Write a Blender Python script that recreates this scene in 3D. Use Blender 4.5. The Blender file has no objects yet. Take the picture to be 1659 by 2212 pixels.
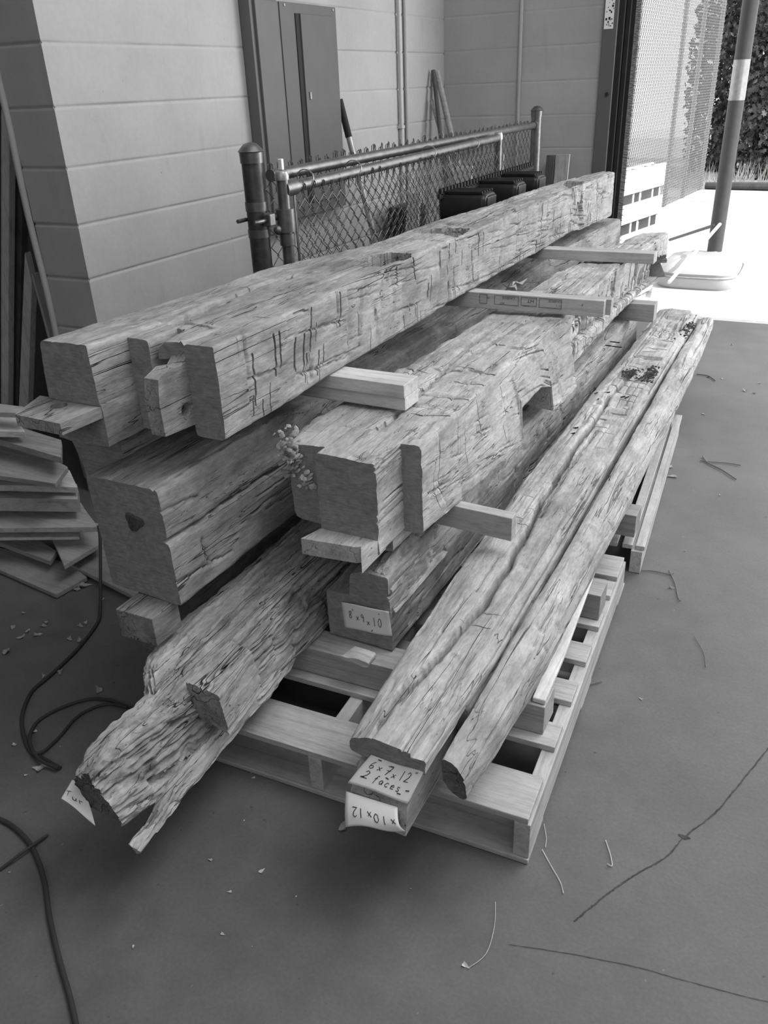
import bpy, bmesh, math, random
import numpy as np
from mathutils import Vector, Matrix, geometry
random.seed(7)
SC = bpy.context.scene
COL = SC.collection
# ------------------------------------------------------------------ camera, world, light, exposure
FPX, CAMZ = 1760.0, 1.6
PITCH, ROLL, YAW = 0.482, -0.0423, 0.487
_f = np.array([-math.sin(YAW)*math.cos(PITCH), math.cos(YAW)*math.cos(PITCH), -math.sin(PITCH)])
_r0 = np.array([math.cos(YAW), math.sin(YAW), 0.0]); _u0 = np.cross(_r0, _f)
_r = _r0*math.cos(ROLL)+_u0*math.sin(ROLL); _u = -_r0*math.sin(ROLL)+_u0*math.cos(ROLL)
cam = bpy.data.cameras.new('camera'); camo = bpy.data.objects.new('camera', cam); COL.objects.link(camo)
M4 = Matrix(((_r[0], _u[0], -_f[0], 0), (_r[1], _u[1], -_f[1], 0), (_r[2], _u[2], -_f[2], CAMZ), (0, 0, 0, 1)))
camo.matrix_world = M4
cam.sensor_fit = 'HORIZONTAL'; cam.sensor_width = 36; cam.lens = 36*FPX/1659; cam.clip_end = 200; cam.clip_start = .05
SC.camera = camo
def ray(x, y): return _f+_r*(x-829.5)/FPX-_u*(y-1106.)/FPX
C0 = np.array([0, 0, CAMZ])
def onz(x, y, z): d = ray(x, y); return C0+d*(z-CAMZ)/d[2]      # a point of the place at a known height / plane
def onx(x, y, X): d = ray(x, y); return C0+d*X/d[0]
def ony(x, y, Y): d = ray(x, y); return C0+d*Y/d[1]

W = bpy.data.worlds.new('world'); SC.world = W; W.use_nodes = True
bg = W.node_tree.nodes['Background']; bg.inputs[0].default_value = (1, 1, 1, 1); bg.inputs[1].default_value = 1.9
def light(name, kind, loc, target, energy, **k):
    L = bpy.data.lights.new(name, kind); L.energy = energy
    for a, b in k.items(): setattr(L, a, b)
    o = bpy.data.objects.new(name, L); COL.objects.link(o); o.location = loc
    o.rotation_euler = (Vector(target)-Vector(loc)).to_track_quat('-Z', 'Y').to_euler(); return o
light('sun', 'SUN', (8, -1, 7), (0, -.55, 0), 5.5, angle=.01)
light('skylight_lamp', 'AREA', (0.8, 2.2, 4.1), (0.5, 2.2, 0), 62, shape='RECTANGLE', size=1.5, size_y=1.5)
light('hall_skylights', 'AREA', (0.9, 2.1, 4.2), (0.9, 2.1, 0), 88, shape='RECTANGLE', size=4.4, size_y=4.4)
light('side_door_daylight', 'AREA', (4.3, 4.0, 1.9), (-1.5, 3.6, .9), 32, shape='RECTANGLE', size=3.0, size_y=3.0)
light('front_fill', 'AREA', (0.6, -3.6, 3.0), (-1.2, 1.6, .5), 55, shape='RECTANGLE', size=4.0, size_y=2.4)  # added fill light behind the camera, not a door; lifts faces turned this way
light('back_door_daylight', 'AREA', (1.9, 6.05, 1.9), (-.5, 3.2, .3), 165, shape='RECTANGLE', size=2.4, size_y=3.0)
vs = SC.view_settings
SC.display_settings.display_device = 'sRGB'
vs.view_transform = 'Standard'; vs.look = 'None'; vs.gamma = 1; vs.use_curve_mapping = False; vs.exposure = 0.0
SC.cycles.max_bounces = 6; SC.cycles.diffuse_bounces = 4; SC.cycles.caustics_reflective = False; SC.cycles.caustics_refractive = False

# ------------------------------------------------------------------ object helpers
def tag(o, label=None, cat=None, group=None, kind=None):
    if label: o['label'] = label
    if cat: o['category'] = cat
    if group: o['group'] = group
    if kind: o['kind'] = kind
    return o
def empty(name, loc, label=None, cat=None, group=None, rz=0):
    o = bpy.data.objects.new(name, None); COL.objects.link(o); o.location = loc; o.rotation_euler[2] = rz
    o.empty_display_size = .05
    return tag(o, label, cat, group)
def link(name, me, mats, parent=None, loc=(0, 0, 0)):
    o = bpy.data.objects.new(name, me); COL.objects.link(o); o.location = loc
    for m in (mats if isinstance(mats, (list, tuple)) else [mats]): me.materials.append(m)
    if parent: o.parent = parent
    return o
def raw(name, V, F, mats, parent=None, loc=(0, 0, 0), smooth=False, mi=None):
    V = np.asarray(V, float)-np.asarray(loc, float)
    me = bpy.data.meshes.new(name)
    me.from_pydata(V.tolist(), [], [list(map(int, f)) for f in F])
    if mi is not None: me.polygons.foreach_set('material_index', np.asarray(mi, dtype=np.int32))
    if smooth: me.polygons.foreach_set('use_smooth', np.ones(len(me.polygons), bool))
    me.update(); return link(name, me, mats, parent, loc)
class MB:
    def __init__(s): s.V = []; s.F = []
    def add(s, V, F):
        n = len(s.V); s.V += [tuple(v) for v in V]; s.F += [tuple(i+n for i in f) for f in F]; return s
    def box(s, a, b, M=None):
        x0, y0, z0 = a; x1, y1, z1 = b
        V = [(x0, y0, z0), (x1, y0, z0), (x1, y1, z0), (x0, y1, z0), (x0, y0, z1), (x1, y0, z1), (x1, y1, z1), (x0, y1, z1)]
        if M is not None: V = [tuple(M @ Vector(v)) for v in V]
        return s.add(V, [(3, 2, 1, 0), (4, 5, 6, 7), (0, 1, 5, 4), (1, 2, 6, 5), (2, 3, 7, 6), (3, 0, 4, 7)])
    def tube(s, pts, r, n=8, cap=True):
        P = [np.asarray(p, float) for p in pts]; rr = r if isinstance(r, (list, tuple)) else [r]*len(P)
        V = []; F = []; up = None
        for i, p in enumerate(P):
            t = (P[min(i+1, len(P)-1)]-P[max(i-1, 0)]); t = t/(np.linalg.norm(t)+1e-12)
            if up is None:
                up = np.array([0, 0, 1.]) if abs(t[2]) < .9 else np.array([1., 0, 0])
            a = np.cross(t, up); a /= np.linalg.norm(a)+1e-12; b = np.cross(a, t); up = b
            for k in range(n):
                an = 2*math.pi*k/n; V.append(p+rr[i]*(a*math.cos(an)+b*math.sin(an)))
        for i in range(len(P)-1):
            for k in range(n):
                F.append((i*n+k, i*n+(k+1) % n, (i+1)*n+(k+1) % n, (i+1)*n+k))
        if cap: F += [tuple(range(n)), tuple(reversed(range((len(P)-1)*n, len(P)*n)))]
        return s.add(V, F)
    def lathe(s, c, prof, n=20):
        """prof: (radius, z) from bottom to top round the vertical through c"""
        V = [(c[0]+r*math.cos(2*math.pi*k/n), c[1]+r*math.sin(2*math.pi*k/n), z) for r, z in prof for k in range(n)]
        F = [(i*n+k, i*n+(k+1) % n, (i+1)*n+(k+1) % n, (i+1)*n+k) for i in range(len(prof)-1) for k in range(n)]
        F += [tuple(reversed(range(n))), tuple(range((len(prof)-1)*n, len(prof)*n))]
        return s.add(V, F)
    def prism(s, top, th, bot=None):
        """top polygon (3-D points, seen from above counter-clockwise or not), extruded down by th"""
        n = len(top); top = [np.asarray(p, float) for p in top]
        B = [p-np.array([0, 0, th]) for p in top] if bot is None else bot
        return s.add(list(top)+list(B), [tuple(range(n)), tuple(reversed(range(n, 2*n)))]+[(i, (i+1) % n, n+(i+1) % n, n+i) for i in range(n)])
    def build(s, name, mat, parent=None, loc=(0, 0, 0), bevel=0, smooth=False, fix=True):
        o = raw(name, s.V, s.F, mat, parent, loc, smooth)
        if fix:
            bm = bmesh.new(); bm.from_mesh(o.data); bmesh.ops.recalc_face_normals(bm, faces=bm.faces); bm.to_mesh(o.data); bm.free()
        if smooth: o.data.set_sharp_from_angle(angle=math.radians(38))
        if bevel:
            m = o.modifiers.new('b', 'BEVEL'); m.width = bevel; m.segments = 2; m.limit_method = 'ANGLE'
        return o

# ------------------------------------------------------------------ noise
def _h(i, j, k, seed):
    n = (i*374761393+j*668265263+k*2147483647+seed*144665) & 0xffffffff
    n = ((n ^ (n >> 13))*1274126177) & 0xffffffff
    n = ((n ^ (n >> 16))*2246822519) & 0xffffffff
    return ((n ^ (n >> 15)) & 0xffff)/32767.5-1
def vn(P, seed=0):
    P = np.asarray(P, float); I = np.floor(P).astype(np.int64); f = P-I; f = f*f*(3-2*f)
    r = 0
    for a in (0, 1):
        for b in (0, 1):
            for c in (0, 1):
                w = (f[:, 0] if a else 1-f[:, 0])*(f[:, 1] if b else 1-f[:, 1])*(f[:, 2] if c else 1-f[:, 2])
                r = r+w*_h(I[:, 0]+a, I[:, 1]+b, I[:, 2]+c, seed)
    return r
def fbm(P, sc, seed=0, o=3):
    P = np.asarray(P, float)*np.asarray(sc, float); r = 0; a = 1
    for i in range(o): r = r+a*vn(P, seed+i*17); P = P*2.03; a *= .5
    return r/1.6

# ------------------------------------------------------------------ materials (the photograph is black and white: all neutral)
MATS = {}
class NT:
    def __init__(s, name, rough=.8, metal=0, spec=.3):
        m = bpy.data.materials.new(name); m.use_nodes = True; s.m = m; s.t = m.node_tree; s.n = s.t.nodes
        s.b = s.n['Principled BSDF']; s.b.inputs['Roughness'].default_value = rough; s.b.inputs['Metallic'].default_value = metal
        s.b.inputs['Specular IOR Level'].default_value = spec; MATS[name] = m
    def L(s, a, b): s.t.links.new(a, b)
    def coord(s, scale=(1, 1, 1), kind='Object', rnd=False):
        tc = s.n.new('ShaderNodeTexCoord'); mp = s.n.new('ShaderNodeMapping'); mp.inputs['Scale'].default_value = scale
        s.L(tc.outputs[kind], mp.inputs['Vector'])
        if rnd:
            oi = s.n.new('ShaderNodeObjectInfo'); ml = s.n.new('ShaderNodeMath'); ml.operation = 'MULTIPLY'; ml.inputs[1].default_value = 37.
            s.L(oi.outputs['Random'], ml.inputs[0]); s.L(ml.outputs[0], mp.inputs['Location'])
        return mp.outputs[0]
    def noise(s, vec, sc, det=5, rough=.6, dist=0):
        n = s.n.new('ShaderNodeTexNoise'); n.inputs['Scale'].default_value = sc; n.inputs['Detail'].default_value = det
        n.inputs['Roughness'].default_value = rough; n.inputs['Distortion'].default_value = dist; s.L(vec, n.inputs['Vector']); return n.outputs['Fac']
    def ramp(s, fac, stops):
        r = s.n.new('ShaderNodeValToRGB'); e = r.color_ramp.elements
        while len(e) < len(stops): e.new(.5)
        for i, (p, v) in enumerate(stops): e[i].position = p; e[i].color = (v, v, v, 1)
        s.L(fac, r.inputs[0]); return r.outputs[0]
    def mix(s, a, b, fac=1., mode='MULTIPLY'):
        m = s.n.new('ShaderNodeMix'); m.data_type = 'RGBA'; m.blend_type = mode
        for sock, v in ((m.inputs[0], fac), (m.inputs[6], a), (m.inputs[7], b)):
            if isinstance(v, (int, float)): sock.default_value = v if sock == m.inputs[0] else (v, v, v, 1)
            else: s.L(v, sock)
        return m.outputs[2]
    def math(s, op, a, b=0.):
        m = s.n.new('ShaderNodeMath'); m.operation = op
        for i, v in enumerate((a, b)):
            if isinstance(v, (int, float)): m.inputs[i].default_value = v
            else: s.L(v, m.inputs[i])
        return m.outputs[0]
    def bump(s, h, st, dist=.01, prev=None):
        b = s.n.new('ShaderNodeBump'); b.inputs['Strength'].default_value = st; b.inputs['Distance'].default_value = dist
        s.L(h, b.inputs['Height'])
        if prev: s.L(prev, b.inputs['Normal'])
        s.L(b.outputs[0], s.b.inputs['Normal']); return b.outputs[0]
    def color(s, c):
        if isinstance(c, (int, float)): s.b.inputs['Base Color'].default_value = (c, c, c, 1)
        else: s.L(c, s.b.inputs['Base Color'])
        return s.m

def old_wood(name, base=.36, crack=1., axis=1, contrast=1.):
    t = NT(name, .88, 0, .15)
    def C(l, sh=0.):
        v = [1, 1, 1]; v[axis] = l; o = t.coord(tuple(v), rnd=True); o.node.inputs['Rotation'].default_value = (.11+sh, 0, .05+sh*.5); return o
    g = t.noise(C(.08), 60, 6, .68, .4)
    blot = t.noise(C(.45), 5, 5, .62, .5); blot2 = t.noise(C(.5, .1), 17, 4, .6, .4)
    fine = t.noise(C(.22), 170, 4, .65)
    c = t.ramp(g, [(.28, base*(1-.24*contrast)), (.5, base), (.75, base*(1+.18*contrast))])
    c = t.mix(c, t.ramp(blot, [(.30, 1-.36*contrast), (.5, .97), (.72, 1.22)]))
    c = t.mix(c, t.ramp(blot2, [(.30, 1-.30*contrast), (.5, 1.), (.70, 1.18)]))
    c = t.mix(c, t.ramp(fine, [(.3, .78), (.6, 1.08)]))
    def lines(l, sc, w, dark, msc, m0, seed):
        k = t.noise(C(l, seed), sc, 3, .5, .5); ln = t.ramp(k, [(.5-w, 1.), (.5, 1-dark*crack), (.5+w, 1.)])
        mk = t.ramp(t.noise(C(.35, seed*2), msc, 2, .5), [(m0, 0), (m0+.05, 1)]); return t.mix(1., ln, mk, 'MIX')
    l1 = lines(.05, 22, .006, .75, 7, .52, .0); l2 = lines(.10, 50, .010, .55, 13, .55, .09); l3 = lines(.03, 10, .004, .9, 4, .46, -.04)
    c = t.mix(t.mix(t.mix(c, l1), l2), l3)
    pits = t.ramp(t.noise(t.coord((1, .5, 1), rnd=True), 95, 2), [(.71, 1), (.76, .3)]); c = t.mix(c, pits)
    pale = t.ramp(t.noise(C(.4, .2), 28, 5, .7), [(.66, 1), (.74, 1.35)]); c = t.mix(c, pale)
    t.color(c)
    p = t.bump(g, .45, .004); p = t.bump(l1, 1., .006, p); p = t.bump(l2, .9, .004, p); p = t.bump(l3, 1., .008, p); p = t.bump(fine, .5, .002, p)
    return t.m
def end_wood(name, base=.3):
    t = NT(name, .85, 0, .2)
    a = t.noise(t.coord((1, 1, 1), rnd=True), 30, 6, .65, 1.5); b = t.noise(t.coord((4, .3, 30), rnd=True), 8, 4, .6)
    c = t.mix(t.ramp(a, [(.3, base*.75), (.7, base*1.15)]), t.ramp(b, [(.35, .82), (.65, 1.1)]))
    t.color(c); t.bump(a, .4, .004); return t.m
def lumber(name, base=.5, axis=0):
    t = NT(name, .7, 0, .25)
    def sc(a, l): v = [a, a, a]; v[axis] = l; return tuple(v)
    g = t.noise(t.coord(sc(1, .035), rnd=True), 55, 4, .55, .8); f = t.noise(t.coord(sc(1, .2), rnd=True), 200, 2)
    bl = t.noise(t.coord((1, 1, 1), rnd=True), 7, 3)
    c = t.mix(t.ramp(g, [(.3, base*.74), (.5, base), (.75, base*1.12)]), t.ramp(bl, [(.3, .82), (.6, 1.05)]))
    c = t.mix(c, t.ramp(f, [(.3, .88), (.6, 1.03)]))
    t.color(c); t.bump(g, .25, .002); return t.m
def plain(name, v, rough=.6, metal=0, var=.12, sc=20, bump=0, spec=.3):
    t = NT(name, rough, metal, spec); n = t.noise(t.coord((1, 1, 1), rnd=True), sc, 4)
    t.color(t.ramp(n, [(.3, v*(1-var)), (.7, v*(1+var))]))
    if bump: t.bump(n, bump, .003)
    return t.m
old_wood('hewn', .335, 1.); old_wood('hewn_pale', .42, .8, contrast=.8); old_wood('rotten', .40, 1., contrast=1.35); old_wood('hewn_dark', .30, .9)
old_wood('decayed', .15, 1., contrast=1.2)
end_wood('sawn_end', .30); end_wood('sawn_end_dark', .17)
lumber('lumber', .42, 0); lumber('lumber_y', .50, 1); lumber('lumber_pale', .60, 0); lumber('pale_y', .74, 1); lumber('pallet_wood', .47, 0); lumber('pallet_wood_y', .50, 1)
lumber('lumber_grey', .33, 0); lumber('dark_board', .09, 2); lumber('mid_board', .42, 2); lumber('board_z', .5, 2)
plain('paper', .82, .7, 0, .03, 12); plain('ink', .03, .6); plain('steel', .17, .38, .7, .25, 30); plain('steel_dark', .08, .42, .6, .3, 30)
plain('wire', .12, .45, .5, .25, 60); plain('wire_out', .20, .6, .0, .1, 30); plain('black_plastic', .018, .35, 0, .3, 20); plain('black_rubber', .02, .7); plain('cabinet_paint', .115, .5, 0, .05, 8)
plain('cabinet_side', .13, .5, 0, .06, 8); plain('conduit_paint', .5, .5, 0, .05); plain('galvanised', .38, .4, .5, .15, 25); plain('pole_paint', .07, .45, 0, .1); plain('white_plastic', .42, .35, 0, .03); plain('leaf', .34, .8, 0, .3, 40)
plain('leaf_pale', .52, .8, 0, .2, 40); plain('twig', .16, .8); plain('fungus', .36, .9, 0, .3, 60, .5); plain('moss', .06, .95, 0, .5, 90, .8); plain('nail', .05, .5, .4); plain('white_pole', .8, .4)
plain('pallet_white', .42, .7, 0, .08, 14); plain('dirt', .07, .95, 0, .4, 30); plain('hall_dark', .30, .8); plain('cord_rubber', .045, .5); plain('lamp_white', .8)

def block_wall(name, base=.42):
    t = NT(name, .75, 0, .25)
    blot = t.noise(t.coord((1, 1, 1)), 1.7, 5, .6); f = t.noise(t.coord((1, 1, 1)), 45, 4, .6); sp = t.noise(t.coord((1, 1, .8)), 26, 3, .6)
    c = t.mix(t.ramp(blot, [(.3, base*.86), (.7, base*1.07)]), t.ramp(f, [(.3, .96), (.7, 1.03)]))
    c = t.mix(c, t.ramp(sp, [(.73, 1), (.78, .55)])); c = t.mix(c, t.ramp(t.noise(t.coord((2, 2, .5)), 4, 3), [(.62, 1), (.8, .82)]))
    t.color(c); p = t.bump(f, .25, .003); return t.m
block_wall('painted_block'); block_wall('painted_block_dark', .42)
def concrete(name, base, sc=1.):
    t = NT(name, .62, 0, .35)
    a = t.noise(t.coord((1, 1, 1)), 1.3*sc, 6, .65); b = t.noise(t.coord((1, 1, 1)), 9, 5, .6); f = t.noise(t.coord((1, 1, 1)), 120, 3, .6)
    c = t.mix(t.ramp(a, [(.3, base*.80), (.7, base*1.15)]), t.ramp(b, [(.3, .86), (.65, 1.07)])); c = t.mix(c, t.ramp(f, [(.3, .9), (.7, 1.07)]))
    c = t.mix(c, t.ramp(t.noise(t.coord((1, 1, 1)), 40, 2), [(.72, 1), (.77, .55)]))
    c = t.mix(c, t.ramp(t.noise(t.coord((1, .5, 1)), 55, 1), [(.79, 1), (.80, 1.5)]))
    t.color(c); p = t.bump(f, .2, .002); t.bump(b, .15, .01, p)
    r = t.ramp(b, [(.3, .5), (.7, .72)]); t.L(r, t.b.inputs['Roughness']); return t.m
concrete('floor_concrete', .135); concrete('yard_concrete', .5); concrete('far_ground', .3, 2)  # last one: darker ground along the far end of the yard
m = MATS

# ------------------------------------------------------------------ setting
XW, YB = -2.53, 5.95
def wallmesh(name, mat, org, du, dv, lu, lv, course=.203, block=.406, off=0, z0=0.0, phase=0.0, groove=.007, thick=.2, jag=0):
    """running-bond block wall: a fine grid with tooled joints pressed in"""
    nu = max(2, int(lu/.02)); nv = max(2, int(lv/.0042))
    U, Vv = np.meshgrid(np.linspace(0, lu, nu+1), np.linspace(0, lv, nv+1), indexing='ij'); U = U.ravel(); Vv = Vv.ravel()
    org = np.array(org, float); du = np.array(du, float); dv = np.array([0, 0, 1.]); n = np.cross(du, dv)
    zz = Vv+org[2]; row = np.floor((zz-phase)/course); fz = (zz-phase)/course-row; dz = np.minimum(fz, 1-fz)*course
    fu = (U+off)/block+.5*(row % 2); fu = fu-np.floor(fu); dx = np.minimum(fu, 1-fu)*block
    d = groove*(.75+.4*vn(np.stack([U*3, Vv*9, U*0], 1), 21))*np.exp(-(dz/.0042)**2)+groove*.22*np.exp(-(dx/.012)**2)*(vn(np.stack([U*2, Vv*2, U*0], 1), 22) > -.1)
    P = org+U[:, None]*du+Vv[:, None]*dv
    d = d*(1+.5*vn(P*8, 3))+.0012*fbm(P, 12, 5)
    if jag:
        e = np.exp(-(U/.012)); P = P+du*(e*np.maximum(0, vn(P*[40, 40, 40], 9))*.014)[:, None]
    P = P-n*d[:, None]
    i = np.arange(nu)[:, None]*(nv+1)+np.arange(nv)[None, :]; i = i.ravel()
    F = np.stack([i, i+nv+1, i+nv+2, i+1], 1)
    o = raw(name, P, F, mat, loc=tuple(org), smooth=True); o['kind'] = 'structure'; return o
def sbox(name, a, b, mat):
    o = MB().box(a, b).build(name, mat); o['kind'] = 'structure'; return o
ph = onx(47+.21*492, 492, XW)[2] % .203
wallmesh('wall_left', m['painted_block'], (XW, 2.38, 0), (0, 1, 0), 0, YB-2.38, 2.6, phase=ph, off=.1)
wallmesh('wall_left_return', m['painted_block_dark'], (XW-.235, 2.38, 0), (1, 0, 0), 0, .235, 2.6, phase=ph, jag=0)
wallmesh('wall_back', m['painted_block'], (XW, YB, 0), (1, 0, 0), 0, -1.44-XW, 2.6, phase=ph+.01, off=.05, groove=.004)
sbox('wall_left_core', (XW-.235, 2.388, 0), (XW-.012, YB+.3, 4.2), m['painted_block'])
sbox('wall_back_core', (XW, YB+.012, 0), (-1.44, YB+.22, 4.2), m['painted_block'])
sbox('wall_back_upper', (-1.44, YB+.012, 3.4), (4.6, YB+.22, 4.3), m['painted_block'])
sbox('wall_back_right', (3.4, YB+.012, 0), (4.6, YB+.22, 3.4), m['painted_block'])
sbox('wall_right_near', (4.5, -4, 0), (4.6, YB, 4.3), m['hall_dark'])
sbox('wall_front', (-4.6, -4.1, 0), (4.6, -4, 4.3), m['hall_dark'])
sbox('wall_far_left', (-4.6, -4, 0), (-4.5, YB, 4.3), m['hall_dark'])
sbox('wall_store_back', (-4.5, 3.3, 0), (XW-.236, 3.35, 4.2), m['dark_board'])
sbox('ceiling', (-4.6, -4.1, 4.3), (4.6, YB+.22, 4.4), m['hall_dark'])
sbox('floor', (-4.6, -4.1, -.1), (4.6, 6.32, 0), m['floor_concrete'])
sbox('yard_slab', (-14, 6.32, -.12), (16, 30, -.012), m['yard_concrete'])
# opening edge at the far left: rounded plaster trim
t1 = MB().tube([(XW-.243+.004*math.sin(z*9), 2.372, z) for z in np.linspace(0, 2.4, 25)], .013, 10).build('trim_1', m['painted_block'], smooth=True)
t1['kind'] = 'structure'
# door jamb of the big back door
jb = MB().box((-1.44, YB-.03, 0), (-1.35, YB+.2, 3.4)).build('door_1_jamb', m['cabinet_paint'], bevel=.004); jb['kind'] = 'structure'
jt = MB().box((-1.35, YB-.012, 0), (-1.315, YB+.2, 3.4)).box((-1.31, YB+.02, 0), (-1.285, YB+.2, 3.4)).box((-1.35, YB+.05, 0), (-1.26, YB+.2, 3.4)).build('door_1_track', m['black_rubber']); jt['kind'] = 'structure'
bm_ = MB()
for i in range(420):
    z = .3+i*.0062; y = YB+.03+random.uniform(0, .12); bm_.tube([(-1.262, y, z), (-1.262+random.uniform(.015, .03), y+random.uniform(-.01, .01), z+random.uniform(-.006, .006))], .0014, 3)
br = bm_.build('door_1_brush_seal', m['black_rubber']); br['kind'] = 'structure'
# label and bolt on the jamb
lb = MB().box((-1.432, YB-.033, 1.86), (-1.375, YB-.0305, 2.15)).build('jamb_sticker', m['paper']); tag(lb, 'worn printed label stuck high on the grey door jamb', 'label')
sm = MB()
for i in range(38):
    x = random.uniform(-1.428, -1.38); z = random.uniform(1.87, 2.12); w = random.uniform(.003, .012); h = random.uniform(.003, .014); sm.box((x, YB-.0342, z), (min(x+w, -1.377), YB-.0332, z+h))
sm.build('print', m['ink'], lb)
b1 = MB()
p = ony(1312, 203, YB-.03)
for k in range(1): b1.tube([(p[0]-.002, YB-.045, p[2]), (p[0]-.002, YB-.025, p[2])], .011, 12)
tag(b1.build('jamb_bolt', m['black_rubber']), 'dark round bolt head in the grey door jamb', 'bolt')

# ------------------------------------------------------------------ timbers
def inpoly(x, y, poly):
    r = np.zeros(len(x), bool); n = len(poly)
    for i in range(n):
        x1, y1 = poly[i]; x2, y2 = poly[(i+1) % n]
        c = ((y1 > y) != (y2 > y)) & (x < (x2-x1)*(y-y1)/((y2-y1) if y2 != y1 else 1e-9)+x1); r ^= c
    return r
def seg_d(a, b, x, y):
    """distance of (x,y) to polyline in b"""
    d = np.full(len(x), 9.)
    for (x1, y1), (x2, y2) in zip(b[:-1], b[1:]):
        vx, vy = x2-x1, y2-y1; t = np.clip(((x-x1)*vx+(y-y1)*vy)/(vx*vx+vy*vy+1e-12), 0, 1)
        d = np.minimum(d, np.hypot(x-x1-t*vx, y-y1-t*vy))
    return d
class Timber:
    def __init__(s, seed, rough=1., low=1., rnd=.008, rot=0., grain=1.):
        s.seed = seed; s.rough = rough; s.low = low; s.rnd = rnd; s.rot = rot; s.grain = grain
        s.V = []; s.F = []; s.M = []; s.n = 0
    def loft(s, st, res, dy=.005, feats=(), caps=(1, 1), edge=1., slits=()):
        """st: [(Y,[(x,z)...])]; corners clockwise seen from the camera side; res: target spacing per face"""
        st = sorted(st, key=lambda a: a[0]); Y0, Y1 = st[0][0], st[-1][0]; nc = len(st[0][1])
        ys = [Y0]
        while ys[-1] < Y1: ys.append(ys[-1]+dy*max(1, ys[-1]/1.3))
        ys[-1] = Y1
        for sl in slits:
            cy, w = sl[1], sl[5]*max(1, sl[1]/2)
            if Y0+.01 < cy < Y1-.01: ys += [cy-w*.5-.0006, cy-w*.5+.0003, cy+w*.5-.0003, cy+w*.5+.0006]
        ys = np.unique(np.round(np.array(ys), 5)); nr = len(ys)
        SY = np.array([a[0] for a in st]); CX = np.array([[c[0] for c in a[1]] for a in st]); CZ = np.array([[c[1] for c in a[1]] for a in st])
        X = np.stack([np.interp(ys, SY, CX[:, i]) for i in range(nc)], 1); Z = np.stack([np.interp(ys, SY, CZ[:, i]) for i in range(nc)], 1)
        cols = []
        for i in range(nc):
            j = (i+1) % nc; dxx = X[:, j]-X[:, i]; dzz = Z[:, j]-Z[:, i]; L = np.hypot(dxx, dzz)+1e-9
            k = max(1, int(round(L.mean()/res[i])))
            for q in range(k):
                t = q/k; nx = -dzz/L; nz = dxx/L
                if q == 0:
                    h = (i-1) % nc; ex = X[:, i]-X[:, h]; ez = Z[:, i]-Z[:, h]; e = np.hypot(ex, ez)+1e-9
                    nx = nx-ez/e; nz = nz+ex/e; nn = np.hypot(nx, nz)+1e-9; nx = nx/nn; nz = nz/nn
                cols.append((X[:, i]+dxx*t, Z[:, i]+dzz*t, nx, nz, np.full(nr, t)*L, L, np.full(nr, i), np.full(nr, q == 0)))
        m_ = len(cols)
        A = [np.stack([c[k] for c in cols], 1).ravel() for k in range(8)]
        x, z, nx, nz, b, L, face, cor = A; y = np.repeat(ys, m_)
        P = np.stack([x, y, z], 1); sd = s.seed
        dc = np.minimum(b, L-b); r = s.rnd*edge*(1+.6*vn(P*[7, 5, 7], sd+50)+.5*vn(P*[30, 22, 30], sd+51)); r = np.maximum(r, .002)
        t = np.clip(r-dc, 0, None); d = r-np.sqrt(np.maximum(r*r-t*t, 0)); d = np.where(cor > 0, r*.42, d)
        d = d+s.low*(.006*fbm(P, [3, 1.3, 3], sd)+.0025*fbm(P, [9, 4.5, 9], sd+5))
        d = d+s.rough*s.grain*(.0022*fbm(P, [45, 4, 45], sd+8)+.0010*fbm(P, [120, 14, 120], sd+9))
        d = d+s.rough*.0014*fbm(P, [40, 30, 40], sd+11)
        if s.rot:
            rg = np.abs(fbm(P, [26, 2.2, 26], sd+20)); rg2 = fbm(P, [14, 7, 14], sd+23)
            rg3 = np.abs(fbm(P, [58, 4.5, 58], sd+27)); fl = vn(P*[16, 9, 16], sd+29); d = d+s.rot*(1 if not hasattr(s, 'fade') else np.interp(y, [0, s.fade, s.fade+.35, 9], [1, 1, .42, .42]))*(.010*(1-np.minimum(1, rg*3.4))**2+.009*(1-np.minimum(1, rg3*3.))**2+.008*np.maximum(0, rg2)+.006*(fl > .25)+.004*fbm(P, [110, 45, 110], sd+25))
        for f in feats: d = d+f(face, x, y, z, b, L)
        for fi, cy, b0, b1, dp, w0 in slits:
            w = w0*max(1, cy/2); k = np.where((face == fi) & (np.abs(y-cy) < w*.5) & (b/L >= b0) & (b/L <= b1))[0]
            d[k] = d[k]+dp*np.minimum(1, 6*np.minimum((b[k]/L[k]-b0), (b1-b[k]/L[k]))/(b1-b0)+.15)
        lim = .6*L; d = np.minimum(d, np.maximum(lim, .02))
        P[:, 0] -= nx*d; P[:, 2] -= nz*d
        tap = np.clip(np.minimum(y-Y0, Y1-y)/.05, 0, 1); Q = np.stack([x, y*.3, z], 1)
        P[:, 1] += tap*(.022*vn(Q*[9, 9, 9], sd+60)+.005*vn(Q*[45, 30, 45], sd+61))
        n0 = s.n; i = np.arange(nr-1)[:, None]*m_; j = np.arange(m_)[None, :]; j2 = (np.arange(m_)+1)[None, :] % m_
        F = np.stack([(i+j).ravel(), (i+j2).ravel(), (i+m_+j2).ravel(), (i+m_+j).ravel()], 1)+n0
        # wobble the sawn ends a little
        s.V.append(P); s.F.append(F); s.M += [0]*len(F); s.n += len(P)
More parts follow.
